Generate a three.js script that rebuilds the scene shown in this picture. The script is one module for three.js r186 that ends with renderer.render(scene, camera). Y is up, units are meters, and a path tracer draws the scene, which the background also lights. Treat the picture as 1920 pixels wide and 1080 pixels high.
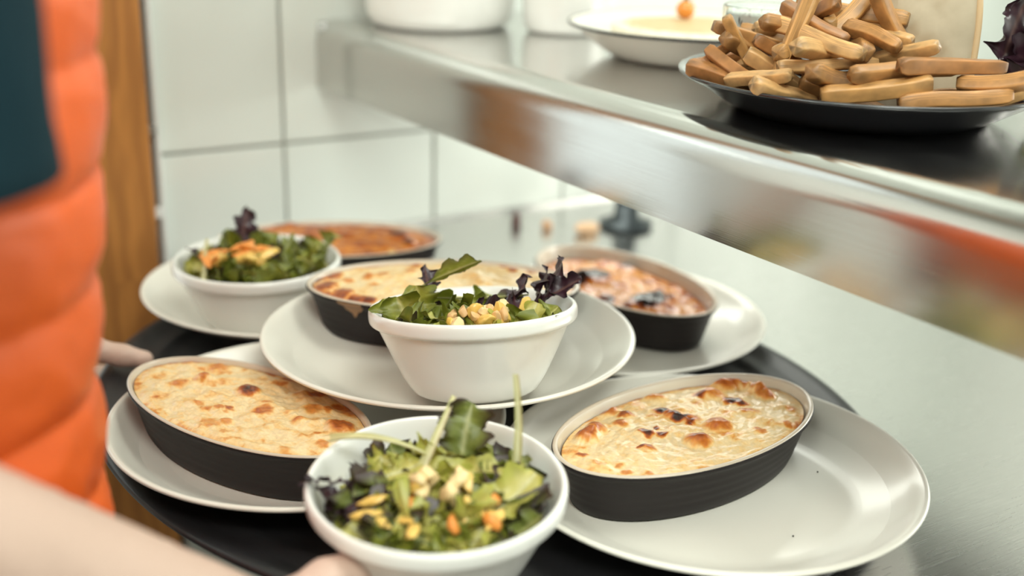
import * as THREE from 'three';
import { RoundedBoxGeometry } from 'three/addons/geometries/RoundedBoxGeometry.js';
import { mergeGeometries, mergeVertices } from 'three/addons/utils/BufferGeometryUtils.js';
import { ImprovedNoise } from 'three/addons/math/ImprovedNoise.js';
import { RectAreaLightUniformsLib } from 'three/addons/lights/RectAreaLightUniformsLib.js';

// ---------------------------------------------------------------- camera, sky, lamps, exposure
// counter top is y = 0 (0.9 m above the floor); the back wall runs along x, the pass shelf along z
const scene = new THREE.Scene();
const camera = new THREE.PerspectiveCamera(27.34, 16 / 9, 0.05, 40);
{
  const R = new THREE.Vector3(0.85689109, 0.02469069, 0.51490584), U = new THREE.Vector3(0.15117472, 0.94289944, -0.29679429), F = new THREE.Vector3(0.49283248, -0.33216113, -0.80422952);
  camera.matrixAutoUpdate = true;
  camera.quaternion.setFromRotationMatrix(new THREE.Matrix4().makeBasis(R, U, F.clone().negate()));
  camera.position.set(0, 0.41, 0);
}
camera.focus = 0.80;
camera.userData.fStop = 2.5;
scene.add(camera);
scene.background = new THREE.Color().setRGB(0.90, 1.0, 0.96);      // overcast daylight outside the two windows
scene.backgroundIntensity = 2.6;
const renderer = new THREE.WebGLRenderer({ antialias: true });
renderer.toneMapping = THREE.LinearToneMapping;
renderer.toneMappingExposure = 0.60;
renderer.shadowMap.enabled = true;
RectAreaLightUniformsLib.init();
const STRIP_FILL = 12;   // unseen strip light, added to brighten the back wall and counter
const SHELF_LAMP = 11; // lamp under the pass shelf
const LAMPS = [   // unseen ceiling panels, all but the first added as fill light: x, z, width (x), depth (z), intensity
  [1.20, -0.45, 0.60, 1.10, 9],
  [-0.95, 0.45, 0.80, 0.70, 16],
  [-0.05, 0.85, 0.80, 0.70, 32],
  [-1.8, -0.4, 0.60, 1.20, 32],
];

// ---------------------------------------------------------------- helpers
const V = (x, y, z) => new THREE.Vector3(x, y, z);
function rng(seed) { let a = seed >>> 0; return () => { a = (a + 0x6D2B79F5) | 0; let t = Math.imul(a ^ (a >>> 15), 1 | a); t = (t + Math.imul(t ^ (t >>> 7), 61 | t)) ^ t; return ((t ^ (t >>> 14)) >>> 0) / 4294967296; }; }
const perlin = new ImprovedNoise();
function fbm(x, y, z = 0, oct = 4) { let s = 0, a = 0.5, f = 1; for (let i = 0; i < oct; i++) { s += a * perlin.noise(x * f, y * f, z * f + i * 7.3); f *= 2.03; a *= 0.5; } return s; }
const clamp = (x, a = 0, b = 1) => Math.min(b, Math.max(a, x));
const smooth = (a, b, x) => { const t = clamp((x - a) / (b - a)); return t * t * (3 - 2 * t); };
const mix = (a, b, t) => a + (b - a) * t;
const taken = new Map();
function numbered(name) { const n = taken.get(name) || 0; taken.set(name, n + 1); return n ? name + '_' + String(n).padStart(3, '0') : name; }
const std = (rgb, roughness = 0.5, more = {}) => { const { metalness = 0, ...rest } = more; return new THREE.MeshStandardMaterial({ color: new THREE.Color().setRGB(...rgb), roughness, metalness, ...rest }); };
const phys = (rgb, roughness = 0.5, more = {}) => new THREE.MeshPhysicalMaterial({ color: new THREE.Color().setRGB(...rgb), roughness, metalness: 0, ...more });
function part(name, geometry, material, parent, label) {
  const m = new THREE.Mesh(geometry, material); m.name = name; m.castShadow = m.receiveShadow = true; parent.add(m);
  if (label) m.userData.label = label;
  return m;
}
function single(name, geometry, material, label, category, group, pos) {
  const m = part(numbered(name), geometry, material, scene, label); m.userData.category = category;
  if (group) m.userData.group = group;
  if (pos) m.position.copy(pos);
  return m;
}
function thing(name, label, category, pos = [0, 0, 0], turn = 0, group) {
  const o = new THREE.Group(); o.name = numbered(name); scene.add(o); o.position.set(...pos); o.rotation.y = turn;
  o.userData = { label, category }; if (group) o.userData.group = group;
  return o;
}
function struct(name, geometry, material, label) {
  const m = part(name, geometry, material, scene, label); m.userData.kind = 'structure'; return m;
}
function box(x0, x1, y0, y1, z0, z1, r = 0) {
  const g = r ? new RoundedBoxGeometry(x1 - x0, y1 - y0, z1 - z0, 3, r) : new THREE.BoxGeometry(x1 - x0, y1 - y0, z1 - z0);
  g.translate((x0 + x1) / 2, (y0 + y1) / 2, (z0 + z1) / 2); return g;
}
// a loft of rings; ring(i) gives [sx, sz, y]; oval cross-sections along a profile
function ovalLoft(profile, n = 96, power = 2, bump = null) {
  const pos = [], idx = [], uv = [], m = profile.length;
  profile.forEach(([a, b, y], i) => {
    for (let k = 0; k <= n; k++) {
      const t = (k % n) / n * Math.PI * 2, c = Math.cos(t), s = Math.sin(t), e = 2 / power;
      let x = a * Math.sign(c) * Math.abs(c) ** e, z = b * Math.sign(s) * Math.abs(s) ** e, yy = y;
      if (bump) [x, yy, z] = bump(x, yy, z, t, i);
      pos.push(x, yy, z); uv.push(k / n * 4, i / (m - 1));
    }
  });
  for (let i = 0; i < m - 1; i++) for (let k = 0; k < n; k++) {
    const p = i * (n + 1) + k, q = p + n + 1;
    idx.push(p, q, p + 1, p + 1, q, q + 1);
  }
  const g = new THREE.BufferGeometry(); g.setAttribute('position', new THREE.Float32BufferAttribute(pos, 3)); g.setAttribute('uv', new THREE.Float32BufferAttribute(uv, 2)); g.setIndex(idx); g.computeVertexNormals();
  // close the seam's normals
  const N = g.attributes.normal;
  for (let i = 0; i < m; i++) { const p = i * (n + 1), q = p + n; const v = V(N.getX(p) + N.getX(q), N.getY(p) + N.getY(q), N.getZ(p) + N.getZ(q)).normalize(); N.setXYZ(p, v.x, v.y, v.z); N.setXYZ(q, v.x, v.y, v.z); }
  return g;
}
const lathe = (pts, n = 96) => new THREE.LatheGeometry(pts.map(([r, y]) => new THREE.Vector2(r, y)), n);
// smooth a polyline profile with a Catmull-Rom curve
function curveProfile(pts, n) { const c = new THREE.CatmullRomCurve3(pts.map(([x, y]) => V(x, y, 0)), false, 'centripetal'); return c.getPoints(n).map((p) => [Math.max(0, p.x), p.y]); }
function dataTex(w, h, fn, srgb = true) {
  const d = new Uint8Array(w * h * 4);
  for (let j = 0; j < h; j++) for (let i = 0; i < w; i++) { const c = fn(i / w, j / h, i, j), o = (j * w + i) * 4; d[o] = clamp(c[0]) * 255; d[o + 1] = clamp(c[1]) * 255; d[o + 2] = clamp(c[2]) * 255; d[o + 3] = 255; }
  const t = new THREE.DataTexture(d, w, h); t.magFilter = THREE.LinearFilter; t.minFilter = THREE.LinearMipmapLinearFilter; t.generateMipmaps = true; t.wrapS = t.wrapT = THREE.RepeatWrapping; if (srgb) t.colorSpace = THREE.SRGBColorSpace; t.needsUpdate = true; return t;
}
const planarUV = (g, f) => { const p = g.attributes.position, u = new Float32Array(p.count * 2); for (let i = 0; i < p.count; i++) { const [a, b] = f(p.getX(i), p.getY(i), p.getZ(i)); u[i * 2] = a; u[i * 2 + 1] = b; } g.setAttribute('uv', new THREE.BufferAttribute(u, 2)); return g; };
// surface nets over a distance field: smooth closed meshes for bodies, hands and chunks
function netMesh(f, lo, hi, cell) {
  const nx = Math.ceil((hi[0] - lo[0]) / cell) + 1, ny = Math.ceil((hi[1] - lo[1]) / cell) + 1, nz = Math.ceil((hi[2] - lo[2]) / cell) + 1;
  const val = new Float32Array(nx * ny * nz), id = (i, j, k) => (k * ny + j) * nx + i;
  for (let k = 0; k < nz; k++) for (let j = 0; j < ny; j++) for (let i = 0; i < nx; i++) val[id(i, j, k)] = f(lo[0] + i * cell, lo[1] + j * cell, lo[2] + k * cell);
  const vert = new Int32Array(nx * ny * nz).fill(-1), pos = [], idx = [];
  for (let k = 0; k < nz - 1; k++) for (let j = 0; j < ny - 1; j++) for (let i = 0; i < nx - 1; i++) {
    let n = 0, sx = 0, sy = 0, sz = 0, inside = 0; const c = [];
    for (let q = 0; q < 8; q++) { const v = val[id(i + (q & 1), j + ((q >> 1) & 1), k + (q >> 2))]; c.push(v); if (v < 0) inside++; }
    if (inside === 0 || inside === 8) continue;
    for (let q = 0; q < 8; q++) for (const b of [1, 2, 4]) { const r = q | b; if (r === q) continue; if ((c[q] < 0) === (c[r] < 0)) continue; const t = c[q] / (c[q] - c[r]); sx += (q & 1) + (b === 1 ? t : 0); sy += ((q >> 1) & 1) + (b === 2 ? t : 0); sz += (q >> 2) + (b === 4 ? t : 0); n++; }
    vert[id(i, j, k)] = pos.length / 3; pos.push(lo[0] + (i + sx / n) * cell, lo[1] + (j + sy / n) * cell, lo[2] + (k + sz / n) * cell);
  }
  const quad = (a, b, c, d, flip) => { if (a < 0 || b < 0 || c < 0 || d < 0) return; if (flip) idx.push(a, c, b, a, d, c); else idx.push(a, b, c, a, c, d); };
  for (let k = 1; k < nz - 1; k++) for (let j = 1; j < ny - 1; j++) for (let i = 1; i < nx - 1; i++) {
    const v = val[id(i, j, k)] < 0;
    if (v !== (val[id(i + 1, j, k)] < 0)) quad(vert[id(i, j - 1, k - 1)], vert[id(i, j, k - 1)], vert[id(i, j, k)], vert[id(i, j - 1, k)], !v);
    if (v !== (val[id(i, j + 1, k)] < 0)) quad(vert[id(i - 1, j, k - 1)], vert[id(i - 1, j, k)], vert[id(i, j, k)], vert[id(i, j, k - 1)], !v);
    if (v !== (val[id(i, j, k + 1)] < 0)) quad(vert[id(i - 1, j - 1, k)], vert[id(i, j - 1, k)], vert[id(i, j, k)], vert[id(i - 1, j, k)], !v);
  }
  const g = new THREE.BufferGeometry(); g.setAttribute('position', new THREE.Float32BufferAttribute(pos, 3)); g.setIndex(idx); g.computeVertexNormals();
  return g;
}
const smin = (a, b, k) => { const h = Math.max(k - Math.abs(a - b), 0) / k; return Math.min(a, b) - h * h * k * 0.25; };
function capsule(x, y, z, a, b, ra, rb) {
  const ax = x - a[0], ay = y - a[1], az = z - a[2], bx = b[0] - a[0], by = b[1] - a[1], bz = b[2] - a[2];
  const t = clamp((ax * bx + ay * by + az * bz) / (bx * bx + by * by + bz * bz)); const dx = ax - bx * t, dy = ay - by * t, dz = az - bz * t;
  return Math.sqrt(dx * dx + dy * dy + dz * dz) - mix(ra, rb, t);
}

// ---------------------------------------------------------------- materials
const noiseBump = dataTex(256, 256, (u, v) => { const n = 0.5 + 0.5 * fbm(u * 40, v * 40, 1, 3); return [n, n, n]; }, false);
const M = {
  tile: phys([0.745, 0.785, 0.735], 0.22, { clearcoat: 0.4, clearcoatRoughness: 0.12 }),
  grout: std([0.36, 0.36, 0.32], 0.9),
  wallWhite: std([0.84, 0.85, 0.81], 0.8),
  wallWarm: std([0.56, 0.56, 0.52], 0.8),
  ceiling: std([0.82, 0.82, 0.80], 0.9),
  floor: std([0.16, 0.14, 0.13], 0.55),
  frame: std([0.70, 0.70, 0.68], 0.4),
  china: phys([0.79, 0.755, 0.67], 0.30, { clearcoat: 0.4, clearcoatRoughness: 0.14 }),
  bowlWhite: phys([0.84, 0.835, 0.79], 0.22, { clearcoat: 0.35, clearcoatRoughness: 0.15 }),
  black: std([0.012, 0.0115, 0.013], 0.42, { bumpMap: noiseBump, bumpScale: 0.0002 }),
  blackGloss: phys([0.014, 0.014, 0.016], 0.22, { clearcoat: 0.6, clearcoatRoughness: 0.1 }),
  blackRim: phys([0.01, 0.01, 0.012], 0.2),
  dishOut: phys([0.014, 0.0105, 0.0105], 0.5, { specularIntensity: 0.55 }),
  dishIn: phys([0.70, 0.64, 0.53], 0.2, { clearcoat: 0.5, clearcoatRoughness: 0.1 }),
  dishRim: phys([0.60, 0.51, 0.40], 0.28, { clearcoat: 0.4, clearcoatRoughness: 0.2 }),
  skin: phys([0.62, 0.44, 0.355], 0.5, { sheen: 0.2 }),
  teal: phys([0.006, 0.024, 0.033], 0.9, { specularIntensity: 0.3 }),
  trousers: std([0.02, 0.02, 0.025], 0.85),
  orange: phys([0.78, 0.115, 0.008], 0.44, { sheen: 0.12, sheenRoughness: 0.5 }),
  hair: std([0.03, 0.018, 0.01], 0.6),
  dark: std([0.02, 0.022, 0.024], 0.5),
};
// brushed steel: fine streaks along u
const streak = (seed, su, sv, n) => {
  const r = rng(seed), w = 1024, h = 1024, a = new Float32Array(w * h).fill(0.5);
  for (let j = 0; j < h; j++) { const b = (r() - 0.5) * 0.22; for (let i = 0; i < w; i++) a[j * w + i] += b; }
  for (let s = 0; s < n; s++) {   // single scratches, most along the brushing, some across
    const cross = r() < 0.12, ang = (r() - 0.5) * (cross ? 3.0 : 0.10), len = (cross ? 30 : 60) + r() * 160, d = (r() - 0.55) * 0.6; let x = r() * w, y = r() * h;
    for (let q = 0; q < len; q++) { const i = ((x | 0) + w) % w, j = ((y | 0) + h) % h; a[j * w + i] += d * Math.sin(Math.PI * q / len); x += Math.cos(ang); y += Math.sin(ang); }
  }
  return a;
};
function steelMaterial(seed, repeat, rough, scratches, bumpScale, tint = [0.615, 0.605, 0.585]) {
  const a = streak(seed, 1, 1, scratches);
  const bump = dataTex(1024, 1024, (u, v, i, j) => { const x = a[j * 1024 + i]; return [x, x, x]; }, false);
  const ro = dataTex(512, 512, (u, v, i, j) => { const x = a[(j * 2) * 1024 + i * 2] - 0.5; const n = rough + 0.16 * x + 0.05 * fbm(u * 6, v * 6, seed, 4); return [0, clamp(n, 0.05, 1), 0]; }, false);
  for (const t of [bump, ro]) t.repeat.set(...repeat);
  return new THREE.MeshPhysicalMaterial({ color: new THREE.Color().setRGB(...tint), metalness: 1, roughness: 1, roughnessMap: ro, bumpMap: bump, bumpScale });
}
M.counter = steelMaterial(11, [3.1, 4.3], 0.25, 3600, 0.00006);
M.shelf = steelMaterial(23, [2.2, 5.2], 0.17, 500, 0.00003);
// oak post grain
const woodTex = dataTex(512, 1024, (u, v) => { const n = fbm(u * 3.0, v * 2.2, 3, 4), g = 0.5 + 0.5 * Math.sin((u * 9 + n * 3.2) * 6.283), f = 0.5 + 0.5 * fbm(u * 90, v * 5, 9, 3); const k = 0.35 * g + 0.35 * f + 0.6 * (n + 0.3); return [mix(0.50, 0.72, k), mix(0.31, 0.48, k), mix(0.12, 0.22, k)]; });
M.wood = std([1, 1, 1], 0.6, { map: woodTex });

// ---------------------------------------------------------------- the room
const ZB = -1.253, XL = -2.6, XR = 1.75, ZF = 2.6, YF = -0.9, YC = 1.75;
struct('floor', box(XL - 0.1, XR + 0.1, YF - 0.1, YF, ZB - 0.1, ZF + 0.1), M.floor, 'dark kitchen floor');
struct('ceiling', box(XL - 0.1, XR + 0.1, YC, YC + 0.1, ZB - 0.1, ZF + 0.1), M.ceiling, 'white ceiling');
struct('wall_left', box(XL - 0.1, XL, YF, YC, ZB - 0.1, ZF + 0.1), M.wallWarm, 'left wall of the dining side');
struct('wall_front', box(XL, XR, YF, YC, ZF, ZF + 0.1), M.wallWarm, 'wall behind the viewer');
// back wall with its window opening left of the post: x -0.16..0.20, y -0.30..1.30
const W1 = [-0.16, 0.20, -0.30, 1.30];
{
  const wall = struct('wall_back', mergeGeometries([
    box(0.20, XR, YF, YC, ZB - 0.1, ZB - 0.006), 
    box(W1[0], W1[1], YF, W1[2], ZB - 0.1, ZB - 0.006), box(W1[0], W1[1], W1[3], YC, ZB - 0.1, ZB - 0.006)]), M.grout, 'tiled back wall');
  // square glazed tiles, a 19 cm grid with 3 mm joints
  const S = 0.1895, J = 0.0036, tg = new RoundedBoxGeometry(S - J, S - J, 0.008, 2, 0.0016);
  const shades = [0, 1, 2].map((k) => { const m = M.tile.clone(); m.color.multiplyScalar(1 - 0.025 * k); return m; });
  const r = rng(5); let n = 0;
  for (let c = -1; 0.4622 + c * S < XR - 0.01; c++) for (let q = -5; q <= 8; q++) {
    const x0 = 0.4622 + c * S, y0 = 0.1138 + q * S; if (y0 < YF || y0 + S > YC) continue;
    const cut = Math.min(S, XR - x0) / S;
    const t = part(n ? 'tile_' + String(n).padStart(3, '0') : 'tile', tg, shades[Math.floor(r() * 3)], wall); n++;
    t.scale.x = cut; t.position.set(x0 + S * cut / 2, y0 + S / 2, ZB - 0.004 + (r() - 0.5) * 0.0008);
  }
}
struct('wall_back_dining', box(XL, W1[0], YF, YC, ZB - 0.1, ZB - 0.006), M.wallWhite, 'plain pale wall left of the narrow window');
// right wall with an unseen window, added to let in more light: z 0.75..1.55, y 0.03..1.25
const W2 = [0.75, 1.55, 0.03, 1.25];
struct('wall_right', mergeGeometries([
  box(XR, XR + 0.1, YF, YC, W2[1], ZF), box(XR, XR + 0.1, YF, YC, ZB - 0.1, W2[0]), box(XR, XR + 0.1, YF, W2[2], W2[0], W2[1]), box(XR, XR + 0.1, W2[3], YC, W2[0], W2[1])]), M.wallWhite, 'white wall on the kitchen side');
{
  const glass = phys([1, 1, 1], 0.0, { transmission: 1, thickness: 0 });
  const w1 = struct('window_1', mergeGeometries([box(W1[0], W1[1], W1[2], W1[2] + 0.05, ZB - 0.08, ZB - 0.02), box(W1[0], W1[1], W1[3] - 0.05, W1[3], ZB - 0.08, ZB - 0.02), box(W1[0], W1[0] + 0.03, W1[2], W1[3], ZB - 0.08, ZB - 0.02), box(W1[1] - 0.03, W1[1], W1[2], W1[3], ZB - 0.08, ZB - 0.02)]), M.frame, 'window left of the wooden post');
  part('pane', box(W1[0] + 0.03, W1[1] - 0.03, W1[2] + 0.05, W1[3] - 0.05, ZB - 0.052, ZB - 0.048), glass, w1);
  const w2 = struct('added_window_2', mergeGeometries([box(XR + 0.02, XR + 0.08, W2[2], W2[2] + 0.05, W2[0], W2[1]), box(XR + 0.02, XR + 0.08, W2[3] - 0.05, W2[3], W2[0], W2[1]), box(XR + 0.02, XR + 0.08, W2[2], W2[3], W2[0], W2[0] + 0.05), box(XR + 0.02, XR + 0.08, W2[2], W2[3], W2[1] - 0.05, W2[1])]), M.frame, 'added window on the kitchen side');
  part('pane', box(XR + 0.048, XR + 0.052, W2[2] + 0.05, W2[3] - 0.05, W2[0] + 0.05, W2[1] - 0.05), glass, w2);
}
for (const [x, z, w, d, I] of LAMPS) {
  const names = { 1.2: 'long ceiling light panel above the kitchen side', '-0.95': 'added square ceiling fill panel left of the viewer', '-0.05': 'added square ceiling fill panel behind the viewer' };
  const o = thing('unseen_ceiling_light', names[x] || 'added narrow ceiling fill panel over the dining side', 'ceiling light', [x, YC - 0.03, z]);
  part('housing', box(-w / 2 - 0.02, w / 2 + 0.02, 0, 0.03, -d / 2 - 0.02, d / 2 + 0.02), M.frame, o);
  part('diffuser', box(-w / 2, w / 2, -0.006, 0, -d / 2, d / 2), new THREE.MeshStandardMaterial({ color: 0xffffff, emissive: new THREE.Color().setRGB(1, 1, 0.95), emissiveIntensity: 2.5 }), o);
  const l = new THREE.RectAreaLight(new THREE.Color().setRGB(0.94, 1.0, 0.92), I, w, d); l.position.set(0, -0.012, 0); l.rotation.x = -Math.PI / 2; l.name = 'panel_light'; o.add(l);
}
{
  const w = 1.10, h = 0.22, o = thing('added_strip_light', 'long strip light added on the unseen kitchen wall as fill', 'added light', [XR - 0.003, 0.36, -0.32]);
  part('housing', box(-0.045, 0, -h / 2 - 0.02, h / 2 + 0.02, -w / 2 - 0.02, w / 2 + 0.02), M.frame, o);
  part('diffuser', box(-0.050, -0.045, -h / 2, h / 2, -w / 2, w / 2), new THREE.MeshStandardMaterial({ color: 0xffffff, emissive: new THREE.Color().setRGB(1, 1, 0.94), emissiveIntensity: 3 }), o);
  const l = new THREE.RectAreaLight(new THREE.Color().setRGB(0.98, 1.0, 0.92), STRIP_FILL, w, h); l.position.set(-0.056, 0, 0); l.rotation.y = Math.PI / 2; l.name = 'strip_area_light'; o.add(l);
}
// wooden post and the conduit beside it
{
  const g = planarUV(box(0.212, 0.2985, YF, YC, ZB + 0.0005, -1.19, 0.004), (x, y, z) => [(x - z) / 0.22, y / 0.7]);
  const p = single('wooden_post', g, M.wood, 'brown oak post in front of the tiled wall, beside the orange vest', 'post');
  const c = thing('conduit', 'thin grey metal conduit running up the tiled wall beside the post', 'pipe', [0.308, 0, ZB + 0.008]);
  const pipe = new THREE.CylinderGeometry(0.0048, 0.0048, YC - YF, 16); pipe.translate(0, (YC + YF) / 2, 0);
  const pm = part('pipe', pipe, std([0.17, 0.15, 0.13], 0.5), c);
  part('cover_strip', box(0.007, 0.013, YF, YC, -0.008, 0.006, 0.002), M.frame, c, 'pale cover strip');
  for (const y of [0.055, 0.145, 0.60]) part('clip', box(-0.008, 0.009, y - 0.006, y + 0.006, -0.008, 0.009, 0.002), y < 0.1 ? M.frame : std([0.2, 0.18, 0.16], 0.5), pm);
}

// ---------------------------------------------------------------- counter and pass shelf
{
  const c = thing('steel_counter', 'scratched stainless steel worktop under the pass shelf', 'counter', [0, 0, 0]);
  const top = planarUV(box(0.34, 1.42, -0.04, 0, ZB + 0.0008, 1.30, 0.006), (x, y, z) => [x, z]);
  part('worktop', top, M.counter, c);
  part('upstand', planarUV(box(0.34, 1.42, 0.0, 0.004, ZB + 0.0008, ZB + 0.006), (x, y, z) => [x, y + z]), M.counter, c);
  part('cabinet', planarUV(box(0.50, 1.40, -0.80, -0.04, ZB + 0.002, 1.26, 0.004), (x, y, z) => [z, y]), M.shelf, c);
  part('plinth', box(0.54, 1.38, YF, -0.80, ZB + 0.05, 1.22), M.dark, c);
}
const SH = { y0: 0.176, y1: 0.25, x: 0.503, rot: 0.0265, depth: 0.42, len: 2.1, r: 0.026 };
{
  // folded sheet: cross-section in (x, y), swept along the shelf
  const o = thing('pass_shelf', 'thick stainless steel pass shelf crossing the picture above the counter', 'shelf', [SH.x, 0, ZB + 0.0015], SH.rot);
  const t = 0.0022, h0 = SH.y0, h1 = SH.y1, d = SH.depth, r = SH.r, out = [], inn = [];
  out.push([0, h0]); out.push([0, h0 + 0.01]);
  for (let k = 0; k <= 12; k++) { const a = Math.PI - k / 12 * Math.PI / 2; out.push([r + r * Math.cos(a), h1 - r + r * Math.sin(a)]); }
  out.push([d - 0.004, h1]); out.push([d, h1 - 0.004]); out.push([d, h1 - 0.03]);
  inn.push([d - t, h1 - 0.03]); inn.push([d - t, h1 - t]);
  for (let k = 12; k >= 0; k--) { const a = Math.PI - k / 12 * Math.PI / 2; inn.push([r + (r - t) * Math.cos(a), h1 - r + (r - t) * Math.sin(a)]); }
  inn.push([t, h0]);
  const sweep = (pts, L) => {
    const sh = new THREE.Shape(pts.map(([x, y]) => new THREE.Vector2(x, y)));
    const g = new THREE.ExtrudeGeometry(sh, { depth: L, bevelEnabled: false, curveSegments: 4 });
    // smooth the bend
    const m = mergeVertices(g, 1e-5); return g;
  };
  const g = sweep([...out, ...inn], SH.len);
  planarUV(g, (x, y, z) => [z * 0.9, (x + (SH.y1 - y)) * 1.0]);
  // normals: recompute the bend smoothly from the profile
  const P = g.attributes.position, N = g.attributes.normal;
  for (let i = 0; i < P.count; i++) { const x = P.getX(i), y = P.getY(i); if (Math.abs(N.getZ(i)) < 0.5 && x < r + 1e-6 && y > h1 - r - 1e-6) { const vx = x - r, vy = y - (h1 - r), l = Math.hypot(vx, vy); if (l > r - t / 2) N.setXYZ(i, vx / l, vy / l, 0); } }
  // the sheet's ends run from the wall (z = 0) towards the viewer
  part('shelf_sheet', g, M.shelf, o);
  part('end_cap', box(0.0022, d - 0.0022, h0 + 0.004, h1 - 0.0024, 0.0, 0.002), M.shelf, o);
  part('shaded_underside', box(0.03, d - 0.0022, h1 - 0.010, h1 - 0.0024, 0.004, SH.len - 0.004), std([0.06, 0.055, 0.055], 0.5), o, 'underside with its shade put into the colour');  // dark colour carries the shade beneath the shelf
  // leg with a flanged foot near the wall, another near the viewer
  for (const z of [0.135, 1.75]) {
    const leg = part('leg', lathe([[0.0, 0.006], [0.0135, 0.006], [0.0135, h1 - 0.011], [0, h1 - 0.011]], 32), std([0.045, 0.055, 0.06], 0.35, { metalness: 0.6 }), o, 'dark leg with flanged foot');
    part('foot', lathe([[0.0, 0.0002], [0.032, 0.0002], [0.033, 0.006], [0.016, 0.012], [0.0136, 0.03], [0, 0.03]], 32), leg.material, leg);
    leg.position.set(0.345, 0, z);
  }
}

{ // slim lamp fixed under the shelf, near the wall
  const w = 0.09, d = 0.46, o = thing('under_shelf_lamp', 'slim lamp fixed beneath the steel pass shelf near the wall', 'lamp', [0.77, 0.2385, -0.985], SH.rot);
  part('housing', box(-w / 2 - 0.008, w / 2 + 0.008, -0.014, 0.0, -d / 2 - 0.008, d / 2 + 0.008, 0.003), M.frame, o);
  part('diffuser', box(-w / 2, w / 2, -0.016, -0.014, -d / 2, d / 2), new THREE.MeshStandardMaterial({ color: 0xffffff, emissive: new THREE.Color().setRGB(1, 1, 0.92), emissiveIntensity: 3 }), o);
  const l = new THREE.RectAreaLight(new THREE.Color().setRGB(0.96, 1.0, 0.90), SHELF_LAMP, w, d); l.position.set(0, -0.018, 0); l.rotation.x = -Math.PI / 2; l.name = 'shelf_area_light'; o.add(l);
}

// ---------------------------------------------------------------- tray
const TRAY = { c: [0.4306, -0.761], a: 0.2825, b: 0.340, rot: 0.167 };
{
  const o = thing('serving_tray', 'large oval black serving tray under the plates', 'tray', [TRAY.c[0], 0, TRAY.c[1]], TRAY.rot);
  const prof = [[0, 0.0060], [-0.20, 0.0060], [-0.050, 0.0060], [-0.042, 0.0064], [-0.038, 0.0086], [-0.033, 0.0090], [-0.026, 0.0088], [-0.019, 0.0096], [-0.011, 0.0126], [-0.007, 0.0134], [-0.003, 0.0133], [0, 0.0118], [-0.001, 0.0098], [-0.008, 0.0092], [-0.016, 0.0062], [-0.026, 0.0035], [-0.040, 0.0018], [-0.048, 0.0006], [-0.20, 0.0006]];
  const rings = prof.map(([d, y], i) => (i === 0 ? [0.0001, 0.0001, y] : [TRAY.a + d, TRAY.b + d, y])); rings.push([0.0001, 0.0001, 0.0006]);
  // long axis lies along local z
  part('tray_body', ovalLoft(rings.reverse(), 160), M.black, o);
}

// ---------------------------------------------------------------- plates
const PR = 0.1436;
function plateGeo(R) {   // coupe plate, foot at y = 0, rim at 0.028
  return lathe(curveProfile([[0.0001, 0.0022], [0.060, 0.0022], [0.078, 0.0022], [0.081, 0], [0.085, 0], [0.087, 0.003], [0.105, 0.0075], [0.125, 0.0155], [R - 0.004, 0.0238], [R - 0.0003, 0.0256], [R, 0.0272], [R - 0.0016, 0.0281], [R - 0.0045, 0.0274], [0.1295, 0.0195], [0.116, 0.0110], [0.1, 0.0064], [0.085, 0.0052], [0.05, 0.0050], [0.0001, 0.0050]], 90), 144);
}
const plateG = plateGeo(PR), plateBig = plateGeo(0.1455);
function plate(x, y, z, label, geo = plateG) { return single('dinner_plate', geo, M.china, label, 'plate', 'white plates on the tray', V(x, y, z)); }
const PLATES = { D: [0.287, 0.0062, -0.747], E: [0.4985, 0.0062, -0.548], A: [0.3815, 0.0105, -1.0115], C: [0.6015, 0.0062, -0.8175], B: [0.4105, 0.0425, -0.7625] };
plate(...PLATES.D, 'white plate at lower left, carrying the dish nearest the orange vest');
plate(...PLATES.E, 'white plate at lower right, overhanging the tray onto the steel counter side');
plate(...PLATES.A, 'white plate at the back left, carrying both a salad bowl and a browned dish');
plate(...PLATES.C, 'white plate at the back right, nearest the steel shelf');
plate(...PLATES.B, 'raised white plate in the middle, resting on top of the others', plateBig);
// grey cutlery marks are in the glaze; a few crumbs of pepper lie on the plates
{
  const crumb = new THREE.IcosahedronGeometry(0.0007, 0), cm = std([0.05, 0.045, 0.04], 0.8);
  [[0.582, 0.0114, -0.527, 'right of the dish on the lower right plate'], [0.505, 0.0114, -0.471, 'in front of the dish on the lower right plate'], [0.3295, 0.0437, -0.716, 'at the left of the raised middle plate']].forEach(([x, y, z, w]) => single('pepper_crumb', crumb, cm, 'tiny dark crumb ' + w, 'crumb', null, V(x, y + 0.0006, z)));
}

// ---------------------------------------------------------------- oval dishes and gratins
const DA = 0.113, DB = 0.0635, DH = 0.040;
const dishOuter = (() => {
  const p = [[0.0001, 0.0001, 0], [DA - 0.018, DB - 0.016, 0], [DA - 0.0145, DB - 0.0128, 0.0015], [DA - 0.0125, DB - 0.0112, 0.006]];
  for (let k = 1; k <= 24; k++) { const t = k / 24, y = mix(0.006, 0.0335, t), rid = 0.00013 * Math.sin(y / 0.0065 * 6.283); p.push([DA - 0.0125 + 0.0085 * t + rid, DB - 0.0112 + 0.0076 * t + rid, y]); }
  p.push([DA - 0.0022, DB - 0.0022, 0.0350], [DA - 0.0005, DB - 0.0005, 0.0365], [DA, DB, 0.0382], [DA - 0.0006, DB - 0.0006, 0.0393]);
  return ovalLoft(p, 128);
})();
const dishRim = ovalLoft([[DA - 0.0004, DB - 0.0004, 0.0389], [DA - 0.0010, DB - 0.0010, 0.0398], [DA - 0.0022, DB - 0.0022, 0.0402], [DA - 0.0036, DB - 0.0036, 0.0399], [DA - 0.0044, DB - 0.0044, 0.0388]], 128);
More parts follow.
